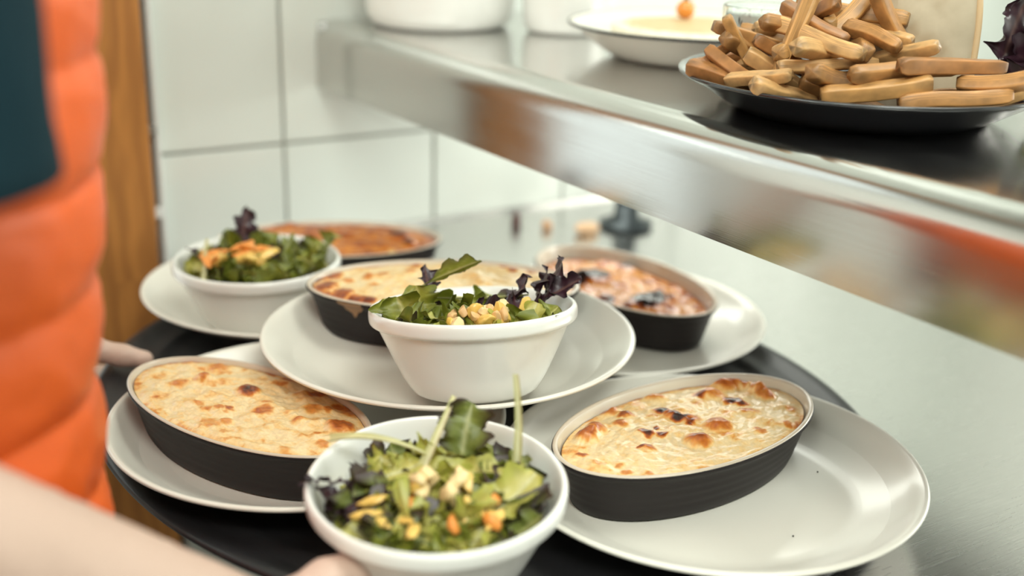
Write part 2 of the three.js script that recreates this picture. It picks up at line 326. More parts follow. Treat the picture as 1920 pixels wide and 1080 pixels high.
const dishInner = ovalLoft([[DA - 0.0042, DB - 0.0042, 0.0392], [DA - 0.0052, DB - 0.0052, 0.0370], [DA - 0.0072, DB - 0.0070, 0.030], [DA - 0.0125, DB - 0.0115, 0.010], [DA - 0.017, DB - 0.0155, 0.005], [0.0001, 0.0001, 0.0045]], 128);
const GR = 768;
function bake(name, label, c, y, th, dishLabel, feats, seed, opt) {
  const d = thing('gratin_dish', dishLabel, 'baking dish', [c[0], y, c[1]], -th, 'oval baking dishes');
  part('outside', dishOuter, M.dishOut, d, 'dark ridged outer wall');
  part('rim', dishRim, M.dishRim, d, 'tan rim');
  part('lining', dishInner, M.dishIn, d, 'cream glazed inside');
  const { base = 0, level = 0.0335, dome = 0.0025, amp = 1, edge = 0.35, cream = [0.93, 0.82, 0.62], gloss = 0.34, patch = 0.5, sc = [1, 1] } = opt; d.scale.set(sc[0], 1, sc[1]);
  const off = level > 0.0365 ? 0.0054 : 0.0060 + (0.037 - level) * 0.32, A = DA - off, B = DB - off;   // the surface meets the sloping lining
  const F = feats.map(([u, v, r, s, h]) => [u * DA, v * DB, r * 1.3 / 1000, s, h]);
  // browning (0 raw cream .. 1 charred) and height (m) at a point of the surface
  const warp = (x, z) => [x + 0.006 * fbm(x * 90, z * 90, seed, 3), z + 0.006 * fbm(x * 90 + 31, z * 90, seed + 2, 3)];
  const browned = (x, z) => {
    const [wx, wz] = warp(x, z), rr = Math.hypot(x / A, z / B);
    const m1 = fbm(wx * 62, wz * 62, seed, 4), m2 = fbm(wx * 130 + 9, wz * 130, seed + 6, 3);
    let b = base + 0.05 + patch * (1.15 * Math.max(0, m1) + 0.75 * Math.max(0, m2 - 0.04)) - 0.10 * Math.max(0, -m1) + 0.07 * fbm(x * 260, z * 260, seed + 4, 2);
    b += edge * smooth(0.86, 1.0, rr) * (0.5 + 1.4 * fbm(x * 60, z * 60, seed + 5, 2));
    for (const [fx, fz, r, s] of F) { const q = Math.hypot(wx - fx, wz - fz) / r; if (q < 1.6) { const k = smooth(1.25, 0.35, q); b = s < 0.3 ? mix(b, s, k) : Math.max(b, s * k * (0.9 + 0.35 * fbm(x * 200, z * 200, seed + 8, 2))); } }
    return b;
  };
  const height = (x, z) => {
    const rr = Math.hypot(x / A, z / B); let h = level + dome * (1 - rr * rr) + amp * (0.0040 * fbm(x * 55, z * 55, seed, 3) + 0.0020 * fbm(x * 150, z * 150, seed + 1, 3));
    for (const [fx, fz, r, , k] of F) { const q = Math.hypot(x - fx, z - fz) / r; if (q < 1) h += k * 0.0045 * Math.sqrt(1 - q * q) * (1 - q * q * 0.5) * Math.min(1, r / 0.008); }
    return mix(h, level - 0.001 + amp * 0.001 * fbm(x * 120, z * 120, seed + 3, 2), smooth(0.9, 1.0, rr));
  };
  const stops = [[0, ...cream], [0.22, 0.91, 0.75, 0.50], [0.42, 0.82, 0.53, 0.23], [0.60, 0.68, 0.35, 0.11], [0.77, 0.48, 0.21, 0.07], [0.9, 0.24, 0.11, 0.07], [1.0, 0.125, 0.085, 0.075]];
  const ramp = (b) => { b = clamp(b); for (let i = 1; i < stops.length; i++) if (b <= stops[i][0]) { const t = (b - stops[i - 1][0]) / (stops[i][0] - stops[i - 1][0]); return [1, 2, 3].map((k) => mix(stops[i - 1][k], stops[i][k], t)); } return stops[stops.length - 1].slice(1); };
  const tex = dataTex(GR, GR >> 1, (u, v) => {
    const x = (u * 2 - 1) * A, z = (v * 2 - 1) * B; if (Math.hypot(x / A, z / B) > 1.06) return cream;
    const c2 = ramp(browned(x, z)), n = 1 + 0.10 * fbm(x * 420, z * 420, seed + 12, 2) ; return c2.map((q) => q * n);
  });
  const NR = 64, NT = 160, pos = [], uv = [], idx = [];
  pos.push(0, height(0, 0), 0); uv.push(0.5, 0.5);
  for (let i = 1; i <= NR; i++) for (let k = 0; k < NT; k++) { const t = k / NT * 6.283185, r = Math.pow(i / NR, 0.8), x = A * r * Math.cos(t), z = B * r * Math.sin(t); pos.push(x, height(x, z), z); uv.push(x / A / 2 + 0.5, z / B / 2 + 0.5); }
  for (let k = 0; k < NT; k++) { const k2 = (k + 1) % NT; pos.push(A * 0.965 * Math.cos(k / NT * 6.283185), level - 0.006, B * 0.965 * Math.sin(k / NT * 6.283185)); uv.push(0.5 + 0.5 * Math.cos(k / NT * 6.283185), 0.5 + 0.5 * Math.sin(k / NT * 6.283185)); }
  for (let k = 0; k < NT; k++) { idx.push(0, 1 + (k + 1) % NT, 1 + k); for (let i = 0; i < NR; i++) { const p = 1 + i * NT + k, q = 1 + i * NT + (k + 1) % NT, p2 = p + NT, q2 = q + NT; idx.push(p, q, p2, q, q2, p2); } }
  const g = new THREE.BufferGeometry(); g.setAttribute('position', new THREE.Float32BufferAttribute(pos, 3)); g.setAttribute('uv', new THREE.Float32BufferAttribute(uv, 2)); g.setIndex(idx); g.computeVertexNormals();
  const bump = dataTex(GR >> 1, GR >> 2, (u, v) => { const x = (u * 2 - 1) * A, z = (v * 2 - 1) * B, n = 0.5 + 0.6 * fbm(x * 300, z * 300, seed + 20, 4); return [n, n, n]; }, false);
  const m = single(name, g, phys([1, 1, 1], gloss, { map: tex, bumpMap: bump, bumpScale: 0.0006, clearcoat: 0.3, clearcoatRoughness: 0.25 }), label, 'gratin', 'baked gratins', V(c[0], y, c[1]));
  m.rotation.y = -th; m.scale.set(sc[0], 1, sc[1]); m.updateMatrixWorld(true); return d;
}
const YD = 0.0116;
bake('gratin', 'pale cheese gratin with two round brown blisters, in the dish at lower left', [0.2385, -0.746], YD, 1.19, 'dark oval baking dish at lower left, beside the orange vest',
  [[-0.11, -0.24, 8.5, 0.92, 1], [0.7, -0.29, 9.4, 0.72, 1], [0.18, 0.02, 7.4, 0.62, 0.3], [-0.5, -0.16, 6.3, 0.58, 0.8], [0.38, -0.41, 8.2, 0.52, 0.3], [0.45, -0.06, 4.4, 0.55, 0.6], [0.12, 0.48, 5.1, 0.5, 0.7], [-0.01, 0.24, 3.7, 0.68, 0.4], [-0.06, 0.31, 3.7, 0.5, 0.3], [-0.81, -0.46, 9, 0.62, 0.5], [-0.92, -0.28, 6, 0.55, 0.3], [-0.58, -0.52, 10, 0.5, 0.2], [-0.56, 0.13, 7, 0.52, 0.2], [0.46, -0.54, 5.2, 0.52, 0.3], [0.66, 0.02, 3.6, 0.58, 0.3], [0.05, 0.62, 7.9, 0.42, 0.2], [-0.1, -0.9, 7.2, 0.64, -0.4], [0.22, -0.79, 7.7, 0.64, -0.4], [0.47, -0.7, 5.3, 0.58, -0.3], [-0.24, -0.88, 5.7, 0.56, -0.3], [-0.41, -0.75, 4.8, 0.45, 0.2], [0.78, 0.15, 4.9, 0.5, 0.2], [0.65, 0.53, 4.8, 0.38, 0.2]],
  3.1, { cream: [0.915, 0.825, 0.65], level: 0.0378, dome: 0.002, patch: 0.7, sc: [0.99, 0.90] });
bake('gratin', 'bubbling cheese gratin with black scorch marks, in the dish at lower right', [0.499, -0.574], YD, -0.126, 'dark oval baking dish at lower right, with ridged sides',
  [[-0.31, -0.11, 4.7, 1.0, 0.5], [-0.25, 0, 3.3, 0.95, 0.3], [-0.2, -0.13, 2.6, 0.9, 0.2], [0, -0.4, 5.7, 1.0, 0.5], [0.02, -0.15, 6.8, 1.0, 0.3], [0.01, -0.27, 5.3, 0.85, 0.6], [0.02, -0.01, 4.5, 0.9, 0.3], [-0.22, -0.59, 5.3, 0.85, 0.8], [-0.33, -0.45, 5.9, 0.6, 0.5], [-0.11, 0.33, 8.0, 0.75, 0.9], [0.13, 0.24, 8.9, 0.62, 1], [0.05, -0.06, 7.5, 0.6, 0.5], [-0.42, 0.14, 5, 0.7, 0.5], [-0.45, 0.1, 2.9, 0.8, 0.4], [-0.61, -0.46, 7.3, 0.7, 1.2], [-0.51, -0.52, 6.6, 0.65, 1.2], [-0.79, -0.18, 4.2, 0.75, 0.3], [0.65, -0.5, 8.9, 0.68, 1.4], [0.76, -0.42, 7, 0.72, 1.4], [0.46, -0.41, 8.7, 0.55, 1], [0.49, -0.16, 7, 0.98, 0.5], [0.5, -0.06, 4.7, 0.98, 0.4], [0.38, -0.45, 5.5, 0.9, 0.3], [0.75, -0.05, 7.1, 0.62, 1.4], [0.77, -0.21, 6.4, 0.55, 1.4], [0.46, 0.16, 6.9, 0.6, 0.3], [0.32, 0.52, 4.4, 0.55, 0.3], [-0.25, -0.8, 6.9, 0.6, 0.8], [0.11, -0.72, 7.8, 0.5, 0.8], [-0.62, 0.53, 4.1, 0.5, 0.3], [-0.71, 0.35, 3.4, 0.5, 0.2], [-0.69, 0.23, 2.8, 0.5, 0.2], [0.52, 0.6, 3.7, 0.5, 0.2], [0.73, 0.37, 5.4, 0.5, 0.3]],
  7.7, { cream: [0.90, 0.805, 0.635], level: 0.0342, dome: 0.003, patch: 0.62 });
const YB = 0.0479;
function drip(dish, t0, t1, depth) {   // a run of baked-on sauce over the rim
  const NT = 26, NY = 8, pos = [], idx = [];
  for (let i = 0; i <= NT; i++) for (let k = 0; k <= NY; k++) {
    const s = i / NT, t = mix(t0, t1, s), y = 0.0392 - depth * (k / NY) * (0.12 + 0.88 * Math.max(0, 1 - Math.abs(s - 0.45) / 0.55) ** 0.8) * (1 + 0.5 * fbm(s * 6, 1, 2, 2)), q = clamp((y - 0.006) / 0.0275), rim = smooth(0.0335, 0.0382, y) * 0.004;
    const o = 0.0007 + 0.0009 * Math.sin(Math.PI * s) * Math.sin(Math.PI * Math.min(1, k / NY + 0.1)), a = DA - 0.0125 + 0.0085 * q + rim + o, b = DB - 0.0112 + 0.0076 * q + rim + o;
    pos.push(a * Math.cos(t), y, b * Math.sin(t));
  }
  for (let i = 0; i < NT; i++) for (let k = 0; k < NY; k++) { const p = i * (NY + 1) + k; idx.push(p, p + NY + 1, p + 1, p + 1, p + NY + 1, p + NY + 2); }
  const g = new THREE.BufferGeometry(); g.setAttribute('position', new THREE.Float32BufferAttribute(pos, 3)); g.setIndex(idx); g.computeVertexNormals();
  part('sauce_drip', g, phys([0.25, 0.135, 0.06], 0.4, { side: THREE.DoubleSide }), dish, 'tan sauce baked onto the outside');
}
const dishMid = bake('gratin', 'golden cheese gratin browned around its edge, in the dish on the raised middle plate', [0.4345, -0.8170], YB, 0.5, 'dark oval baking dish on the raised middle plate, behind the salad bowl',
  [[-0.85, 0.13, 10.4, 0.8, 0.5], [-0.82, -0.28, 8, 0.75, 0.4], [-0.73, 0.43, 9.4, 0.75, 0.4], [-0.61, 0.61, 7.6, 0.8, 0.4], [-0.91, -0.17, 6.2, 0.82, 0.3], [-0.53, 0.65, 5.9, 0.85, 0.3], [-0.4, 0.75, 6, 0.8, 0.3], [-0.22, -0.64, 7.3, 0.62, 0.4], [-0.26, -0.42, 5.4, 0.55, 0.2], [-0.56, -0.19, 6.2, 0.52, 0.2], [-0.45, -0.3, 6.3, 0.5, 0.2], [0.06, -0.82, 5.5, 0.55, 0.3], [0.12, -0.55, 6.4, 0.62, 0.4], [0.47, -0.75, 6.5, 0.65, 0.4], [0.51, -0.57, 4.6, 0.7, 0.4], [0.66, -0.47, 6.4, 0.55, 0.2], [0.82, -0.31, 6.3, 0.6, 0.3], [0.86, 0.05, 6.2, 0.65, 0.3], [0.27, -0.92, 6.6, 0.72, 0.3], [0.1, -0.93, 5.7, 0.72, 0.2], [0.52, -0.84, 8.4, 0.7, 0.2], [0.71, -0.65, 7.4, 0.65, 0.2], [-0.39, -0.88, 6.5, 0.55, 0.2], [-0.71, -0.63, 6.4, 0.58, 0.2], [0.88, 0.3, 6.1, 0.62, 0.2], [-0.51, 0.12, 5.2, 0.52, 0.2], [-0.71, -0.08, 5.3, 0.55, 0.3], [0.2, 0.8, 8, 0.6, 0.2], [0.5, 0.6, 8, 0.55, 0.2]],
  12.3, { cream: [0.915, 0.825, 0.65], level: 0.0384, dome: 0.003, edge: 0.6, patch: 0.45 });
drip(dishMid, 2.17, 2.40, 0.0125);
bake('gratin', 'moussaka with dark scorched aubergine slices, in the dish at the back right', [0.640, -0.846], YD, 1.53, 'dark oval baking dish on the back right plate, beneath the steel shelf edge',
  [[-0.29, 0.17, 19, 1.2, 1.6], [-0.26, 0.44, 14, 1.15, 1.2], [0.44, 0.14, 17, 1.2, 1.7], [0.39, -0.17, 11, 1.2, 1], [-0.4, -0.72, 10, 1.1, 0.8], [0.82, 0.27, 11, 1.1, 0.8], [0.2, 0.55, 9, 1.0, 0.5], [0.41, 0.48, 6.7, 0.85, 0.5], [0.13, 0.43, 8.8, 0.75, 0.3], [0.12, 0.7, 10.7, 0.7, 0.3], [0.63, -0.01, 8.6, 0.7, 0.5], [0.69, -0.42, 9.6, 0.65, 0.5], [0.85, -0.3, 6.6, 0.7, 0.5], [0.05, -0.53, 8.1, 0.7, 0.5], [-0.59, -0.6, 10.7, 0.65, 0.6], [-0.77, -0.06, 10.7, 0.5, 0.3], [-0.66, 0.39, 10.5, 0.6, 0.2], [-0.28, 0.76, 8, 0.65, 0.2], [0.18, -0.7, 9.1, 0.7, 0.4], [0.45, -0.59, 8.9, 0.75, 0.4], [-0.04, 0, 10.1, 0.7, 0.3], [0, 0.83, 6.9, 0.85, 0.3], [0.73, 0.33, 4.7, 0.45, 0.3]],
  19.9, { base: 0.34, cream: [0.90, 0.68, 0.36], level: 0.0285, dome: 0.003, gloss: 0.2 });
bake('gratin', 'well browned moussaka in the farthest dish, behind the back left salad', [0.440, -1.072], YD + 0.0043, 0.45, 'dark oval baking dish at the back left, behind the salad bowl',
  [[0.6, -0.1, 12, 0.97, 1], [0.69, 0.25, 7.5, 0.95, 0.6], [0.38, -0.25, 12.1, 0.75, 0.5], [0.14, 0.04, 14.1, 0.7, 0.5], [-0.11, -0.4, 16.6, 0.75, 0.6], [-0.32, -0.65, 14.5, 0.7, 0.5], [-0.46, -0.6, 11.2, 0.82, 0.5], [0.29, 0.46, 11.7, 0.65, 0.3], [0.34, 0.73, 6.3, 0.85, 0.4], [0.08, -0.55, 11.1, 0.6, 0.3], [0.57, 0.7, 6.3, 0.1, 0.4], [0.48, 0.46, 10.6, 0.6, 0.4], [-0.59, -0.41, 12.1, 0.7, 0.4], [0.65, 0.65, 6.3, 0.8, 0.3], [-0.19, 0.03, 10.8, 0.75, 0.3]],
  27.1, { base: 0.42, cream: [0.90, 0.70, 0.42], level: 0.0372, dome: 0.005, gloss: 0.3 });

// ---------------------------------------------------------------- salad bowls
const BR = 0.0745, BH = 0.062;
const bowlG = lathe(curveProfile([[0.0001, 0.0012], [0.036, 0.0012], [0.0405, 0], [0.0440, 0.0012], [0.0475, 0.0055], [0.0530, 0.0150], [0.0680, 0.0478], [0.0690, 0.0500], [0.0715, 0.0506], [0.0738, 0.0522], [0.0745, 0.0560], [0.0742, 0.0600], [0.0728, 0.0618], [0.0712, 0.0617], [0.0700, 0.0600], [0.0660, 0.0500], [0.0510, 0.0165], [0.0450, 0.0068], [0.0400, 0.0052], [0.0001, 0.0050]], 110), 128);
const YAW = -31.5 * Math.PI / 180;          // bowl frames: x to the right of the picture, z towards the viewer
function bowl(pos, tiltX, tiltZ, label) {
  const m = single('salad_bowl', bowlG, M.bowlWhite, label, 'bowl', 'white salad bowls', V(...pos));
  m.rotation.set(0, 0, 0); m.quaternion.setFromEuler(new THREE.Euler(0, YAW, 0)).multiply(new THREE.Quaternion().setFromEuler(new THREE.Euler(tiltX, 0, tiltZ))); m.updateMatrixWorld(true); return m;
}
const bowlMid = bowl([0.3880, 0.0570, -0.6800], -0.16, 0.05, 'white salad bowl standing on the front of the raised middle plate');
const bowlBack = bowl([0.3315, YD + 0.0043, -0.9800], 0, 0, 'white salad bowl on the back left plate');
const bowlFront = bowl([0.2790, 0.0235, -0.5310], 0.06, 0.0, 'white salad bowl nearest the viewer, at the bottom of the picture');

// leaves: a rippled sheet with a midrib, from a base point to a tip point
const leafMats = {
  green: phys([1, 1, 1], 0.42, { vertexColors: true, side: THREE.DoubleSide, transmission: 0.22, thickness: 0 }),
  purple: phys([1, 1, 1], 0.36, { vertexColors: true, side: THREE.DoubleSide }),
};
const LEAF = {
  lettuce: { mat: 'green', body: [0.27, 0.285, 0.035], edge: [0.15, 0.175, 0.015], rib: [0.58, 0.55, 0.20], w: (u) => 0.35 * smooth(0, 0.1, u) + 0.65 * smooth(0.1, 0.6, u) - 0.75 * smooth(0.86, 1.04, u), jag: 0.30, jf: 4.1, fr: 2.6, ripple: 0.8 },
  pale: { mat: 'green', body: [0.58, 0.52, 0.14], edge: [0.42, 0.42, 0.07], rib: [0.68, 0.65, 0.36], w: (u) => 0.5 + 0.5 * smooth(0, 0.5, u) - 0.6 * smooth(0.82, 1.04, u), jag: 0.22, jf: 3.7, fr: 2.4, ripple: 0.55 },
  purple: { mat: 'purple', body: [0.040, 0.014, 0.022], edge: [0.020, 0.008, 0.014], rib: [0.14, 0.07, 0.06], w: (u) => 0.25 * smooth(0, 0.1, u) + 0.75 * smooth(0.08, 0.5, u) - 0.85 * smooth(0.72, 1.03, u), jag: 0.55, jf: 3.3, fr: 2.3, ripple: 0.75 },
  mixed: { mat: 'green', body: [0.16, 0.19, 0.035], edge: [0.045, 0.020, 0.020], rib: [0.36, 0.36, 0.14], w: (u) => 0.25 * smooth(0, 0.1, u) + 0.75 * smooth(0.08, 0.5, u) - 0.8 * smooth(0.8, 1.03, u), jag: 0.50, jf: 3.6, fr: 2.6, ripple: 0.8 },
  rocket: { mat: 'green', body: [0.24, 0.26, 0.035], edge: [0.13, 0.12, 0.02], rib: [0.60, 0.55, 0.25], w: (u) => 0.13 + 0.87 * smooth(0.36, 0.62, u) - 0.85 * smooth(0.82, 1.02, u), jag: 0.5, jf: 4.4, fr: 1.5, ripple: 0.3 },
  stem: { mat: 'green', body: [0.70, 0.66, 0.38], edge: [0.58, 0.57, 0.26], rib: [0.76, 0.74, 0.50], w: (u) => 1 - 0.45 * u, jag: 0.02, jf: 3, fr: 1, ripple: 0.02 },
};
function leafGeo(kind, L, W, bend, seed) {
  const K = LEAF[kind], r = rng(seed), small = kind === 'stem', NU = small ? 16 : 38, NV = small ? 6 : 14, pos = [], col = [], idx = [], ph = r(), ph2 = r() * 6.28, ph3 = r() * 6.28, cup = (small ? 0.9 : 0.15 + 0.45 * r()), tw = (r() - 0.5) * 0.8, skew = (r() - 0.5) * 0.35;
  for (let i = 0; i <= NU; i++) for (let j = 0; j <= NV; j++) {
    const u = i / NU, v = j / NV * 2 - 1, av = Math.abs(v), side = v < 0 ? 0 : 0.37;
    const lobe = 0.5 + 0.5 * Math.cos((u * K.jf + ph + side) * 6.283), fine = 0.5 + 0.5 * Math.cos((u * K.jf * 3.3 + ph + side * 2) * 6.283);
    const w = W * 0.5 * K.w(u) * (1 - K.jag * smooth(0.25, 1, av) * (0.75 * lobe ** 1.6 + 0.25 * fine)) * (1 + 0.25 * fbm(u * 3, side * 5, seed, 2));
    const a = bend * u, rad = Math.abs(bend) < 0.02 ? 0 : L / bend;
    let x = rad ? rad * Math.sin(a) : L * u, y = rad ? rad * (1 - Math.cos(a)) : 0, z = v * w + skew * L * u * (1 - u);
    const frill = K.ripple * W * 0.20 * av ** 1.7 * (Math.sin(u * K.fr * 6.283 + ph2 + side * 4) + 0.35 * Math.sin(u * K.fr * 13.1 + ph3 + side * 7));
    const lift = cup * w * av * av + frill + tw * z * u + 0.05 * W * fbm(u * 5, v * 3, seed + 3, 2) - (av < 0.12 && !small ? 0.0006 : 0);
    x -= lift * Math.sin(a); y += lift * Math.cos(a);
    x += (small ? 0 : 0.10 * W * av * (0.5 - lobe) * K.jag * 2);
    pos.push(x, y, z);
    const ribk = Math.max(0, 1 - av * (3.2 + 9 * u)), e = smooth(0.3, 1, av * (0.75 + 0.35 * u) + 0.2 * fbm(u * 4, v * 4, seed, 2)), n = 1 + 0.5 * fbm(u * 5 + seed, v * 3, seed, 3), vein = 0.3 * Math.max(0, Math.cos((u * 7 - av * 1.6) * 6.283)) ** 8 * (1 - av);
    for (let c = 0; c < 3; c++) col.push(clamp(mix(mix(K.body[c], K.edge[c], e), K.rib[c], Math.max(ribk, vein)) * n));
  }
  for (let i = 0; i < NU; i++) for (let j = 0; j < NV; j++) { const p = i * (NV + 1) + j, q = p + NV + 1; idx.push(p, p + 1, q, p + 1, q + 1, q); }
  const g = new THREE.BufferGeometry(); g.setAttribute('position', new THREE.Float32BufferAttribute(pos, 3)); g.setAttribute('color', new THREE.Float32BufferAttribute(col, 3)); g.setIndex(idx); g.computeVertexNormals(); return g;
}
const kindWord = { lettuce: 'frilly green lettuce leaf', pale: 'pale green lettuce leaf', purple: 'dark purple lettuce leaf', mixed: 'green lettuce leaf with dark jagged edge', rocket: 'slim rocket leaf', stem: 'pale leaf stalk' };
let leafSeed = 100;
// base and tip in millimetres in the bowl's frame (x right, y up from the bowl's foot, z to the viewer)
function leaf(bw, kind, base, tip, W, bend, label, roll = 0, group) {
  const b = V(...base).multiplyScalar(0.001).applyMatrix4(bw.matrixWorld), t = V(...tip).multiplyScalar(0.001).applyMatrix4(bw.matrixWorld), L = b.distanceTo(t) * (1 + bend * bend / 24);
  const ax = t.clone().sub(b).normalize(), up = V(0, 1, 0); if (Math.abs(ax.y) > 0.9) up.set(-0.52, 0, 0.85);
  const zz = ax.clone().cross(up).normalize(), yy = zz.clone().cross(ax).normalize();
  const q = new THREE.Quaternion().setFromRotationMatrix(new THREE.Matrix4().makeBasis(ax, yy, zz)).multiply(new THREE.Quaternion().setFromEuler(new THREE.Euler(roll, 0, -bend / 2)));
  const m = single(kind === 'stem' ? 'leaf_stalk' : kind === 'rocket' ? 'rocket_leaf' : 'lettuce_leaf', leafGeo(kind, L, W / 1000, bend, leafSeed++), leafMats[LEAF[kind].mat], label, 'salad leaf', group, b); m.quaternion.copy(q);
  if (bw.isMesh) {   // leaves lie inside the bowl's wall
    m.updateMatrixWorld(true); const inv = bw.matrixWorld.clone().invert().multiply(m.matrixWorld), back = inv.clone().invert(), p = m.geometry.attributes.position, v = V(0, 0, 0);
    for (let i = 0; i < p.count; i++) { v.fromBufferAttribute(p, i).applyMatrix4(inv); const lim = v.y < 0.0165 ? mix(0.043, 0.0495, v.y / 0.0165) : v.y < 0.0615 ? mix(0.0495, 0.0688, (v.y - 0.0165) / 0.045) : 9; const rr = Math.hypot(v.x, v.z); if (v.y < 0.008) v.y = 0.008; if (rr > lim) { v.x *= lim / rr; v.z *= lim / rr; } v.applyMatrix4(back); p.setXYZ(i, v.x, v.y, v.z); }
    m.geometry.computeVertexNormals();
  }
  return m;
}
const chunkMats = { corn: phys([0.80, 0.50, 0.10], 0.3), carrot: phys([0.80, 0.30, 0.06], 0.4), cheese: phys([0.86, 0.66, 0.34], 0.45), nut: phys([0.74, 0.46, 0.20], 0.5), mango: phys([0.80, 0.52, 0.13], 0.28) };
const chunkGeos = [0, 1, 2, 3, 4, 5].map((s) => { const g = mergeVertices(new THREE.IcosahedronGeometry(1, 4).deleteAttribute('normal').deleteAttribute('uv')), p = g.attributes.position, r = rng(s + 70), cuts = []; for (let q = 0; q < 5; q++) cuts.push([V(r() - 0.5, r() - 0.5, r() - 0.5).normalize(), 0.45 + 0.3 * r()]); for (let i = 0; i < p.count; i++) { const v = V(p.getX(i), p.getY(i), p.getZ(i)); v.multiplyScalar(1 + 0.5 * fbm(v.x * 1.3 + s * 9, v.y * 1.3, v.z * 1.3, 3)); if (s > 1) for (const [c, d] of cuts) { const k = v.dot(c) - d; if (k > 0) v.addScaledVector(c, -0.85 * k); } p.setXYZ(i, v.x, v.y, v.z); } g.computeVertexNormals(); return g; });
const chunkWord = { corn: 'yellow sweetcorn kernel', carrot: 'shred of orange carrot', cheese: 'pale yellow cheese piece', nut: 'golden toasted nut', mango: 'soft yellow fruit piece' };
const chunkName = { corn: 'corn_kernel', carrot: 'carrot_shred', cheese: 'cheese_piece', nut: 'toasted_nut', mango: 'fruit_piece' };
function chunk(bw, kind, p, s, rot, where, seed) {
  const m = single(chunkName[kind], chunkGeos[seed % 6], chunkMats[kind], chunkWord[kind] + ' ' + where, 'salad topping', chunkName[kind].replace('_', ' ') + 's ' + where, V(...p).multiplyScalar(0.001).applyMatrix4(bw.matrixWorld));
  m.scale.set(s[0] / 1000, s[1] / 1000, s[2] / 1000); m.rotation.set(...rot); return m;
}
function fillSalad(bw, where, seed, kinds, top, n = 44) {   // the bed of leaves low in the bowl
  const r = rng(seed);
  for (let k = 0; k < n; k++) {
    const a = k * 2.4 + r(), d = 6 + 46 * Math.sqrt((k + 0.5) / n), kind = kinds[Math.floor(r() * kinds.length)], x = d * Math.cos(a), z = d * Math.sin(a), b = r() * 6.283, len = 22 + r() * 16;
    const y = top - 15 + 9 * r() + 5 * (1 - d / 52);
    leaf(bw, kind, [x - Math.cos(b) * len * 0.5, y - 6 * r(), z - Math.sin(b) * len * 0.5], [x + Math.cos(b) * len * 0.5, y + 6 + r() * 9, z + Math.sin(b) * len * 0.5], 30 + r() * 16, 0.5 + r() * 1.3, kindWord[kind] + ' in the bed of the ' + where, (r() - 0.5) * 1.6, kindWord[kind] + ' bed, ' + where);
  }
}
{ // middle bowl
  const b = bowlMid, w = 'middle salad bowl';
  fillSalad(b, w, 41, ['lettuce', 'pale', 'lettuce', 'purple', 'mixed'], 54);
  leaf(b, 'lettuce', [-44, 40, 34], [-61, 70, 14], 25, 0.9, 'frilly green lettuce leaf at the left rim of the middle salad bowl', 0.3);
  leaf(b, 'lettuce', [-40, 44, 44], [-52, 72, 20], 32, 0.7, 'tallest frilly green leaf on the left of the middle salad bowl', -0.4);
  leaf(b, 'lettuce', [-26, 42, 50], [-50, 64, 46], 30, -0.8, 'curled green lettuce leaf at the front left of the middle salad bowl', 0.6);
  leaf(b, 'lettuce', [-34, 48, 10], [-40, 76, -2], 30, 0.7, 'green lettuce leaf rising behind the left cluster of the middle bowl', -0.3);
  leaf(b, 'pale', [-16, 56, 26], [-44, 66, 24], 16, 0.5, 'pale green folded leaf left of the nuts in the middle bowl', 0.2);
  leaf(b, 'pale', [-6, 48, 56], [-34, 56, 52], 22, 0.6, 'pale green leaf lying at the front rim of the middle bowl', 0.1);
  leaf(b, 'purple', [-30, 62, -22], [-36, 86, -34], 20, 0.4, 'small dark purple leaf standing at the back left of the middle bowl', 0.2);
  leaf(b, 'rocket', [-52, 66, -14], [6, 90, -22], 19, -0.25, 'slim rocket leaf standing up in the centre of the middle bowl', -1.0);
  leaf(b, 'purple', [20, 56, 6], [40, 80, -14], 26, 0.5, 'dark purple jagged leaf right of centre in the middle bowl', -0.5);
  leaf(b, 'purple', [40, 56, 2], [54, 86, -10], 26, 0.4, 'dark purple pointed leaf near the right rim of the middle bowl', -0.7);
  leaf(b, 'purple', [50, 58, 4], [66, 92, -12], 28, -0.4, 'tallest dark purple leaf at the right rim of the middle bowl', -0.8);
  leaf(b, 'purple', [44, 62, -4], [78, 78, -6], 22, 0.5, 'dark purple leaf hanging over the right rim of the middle bowl', 0.4);
  leaf(b, 'purple', [4, 60, 4], [40, 62, 14], 24, 0.5, 'dark purple leaf lying flat behind the nuts of the middle bowl', 0.2);
  leaf(b, 'stem', [-44, 66, -10], [40, 66, -6], 5, 0.2, 'thin pale stalk crossing the middle salad bowl', 0);
  leaf(b, 'pale', [32, 44, 46], [46, 66, 22], 18, 0.5, 'pale green leaf at the front right of the middle bowl', 0.4);
  leaf(b, 'lettuce', [36, 50, 36], [60, 64, 26], 24, 0.6, 'green serrated leaf at the right of the middle bowl', 0.2);
  leaf(b, 'lettuce', [40, 46, 42], [64, 58, 30], 24, 0.5, 'low green leaf at the right front of the middle bowl', 0.1);
  leaf(b, 'pale', [4, 50, 54], [14, 60, 44], 22, 0.5, 'lime green leaf piece at the front centre of the middle bowl', 0);
  const r = rng(9);
  for (let k = 0; k < 24; k++) { const kind = ['corn', 'nut', 'cheese', 'nut', 'mango'][k % 5], x = -22 + r() * 46, z = 20 + r() * 32; chunk(b, kind, [x, 56 + r() * 8, z], kind === 'mango' ? [10, 4, 7] : kind === 'cheese' ? [8, 5, 5] : [5.5, 3.4, 3.4], [r() * 3, r() * 3, r() * 3], 'in the middle salad bowl', k); }
  chunk(b, 'mango', [36, 62, 20], [8, 9, 4], [0.3, 0.4, 0.1], 'in the middle salad bowl', 2); chunk(b, 'mango', [16, 58, 42], [10, 5, 8], [0.3, 0.9, 0.1], 'in the middle salad bowl', 1);
}
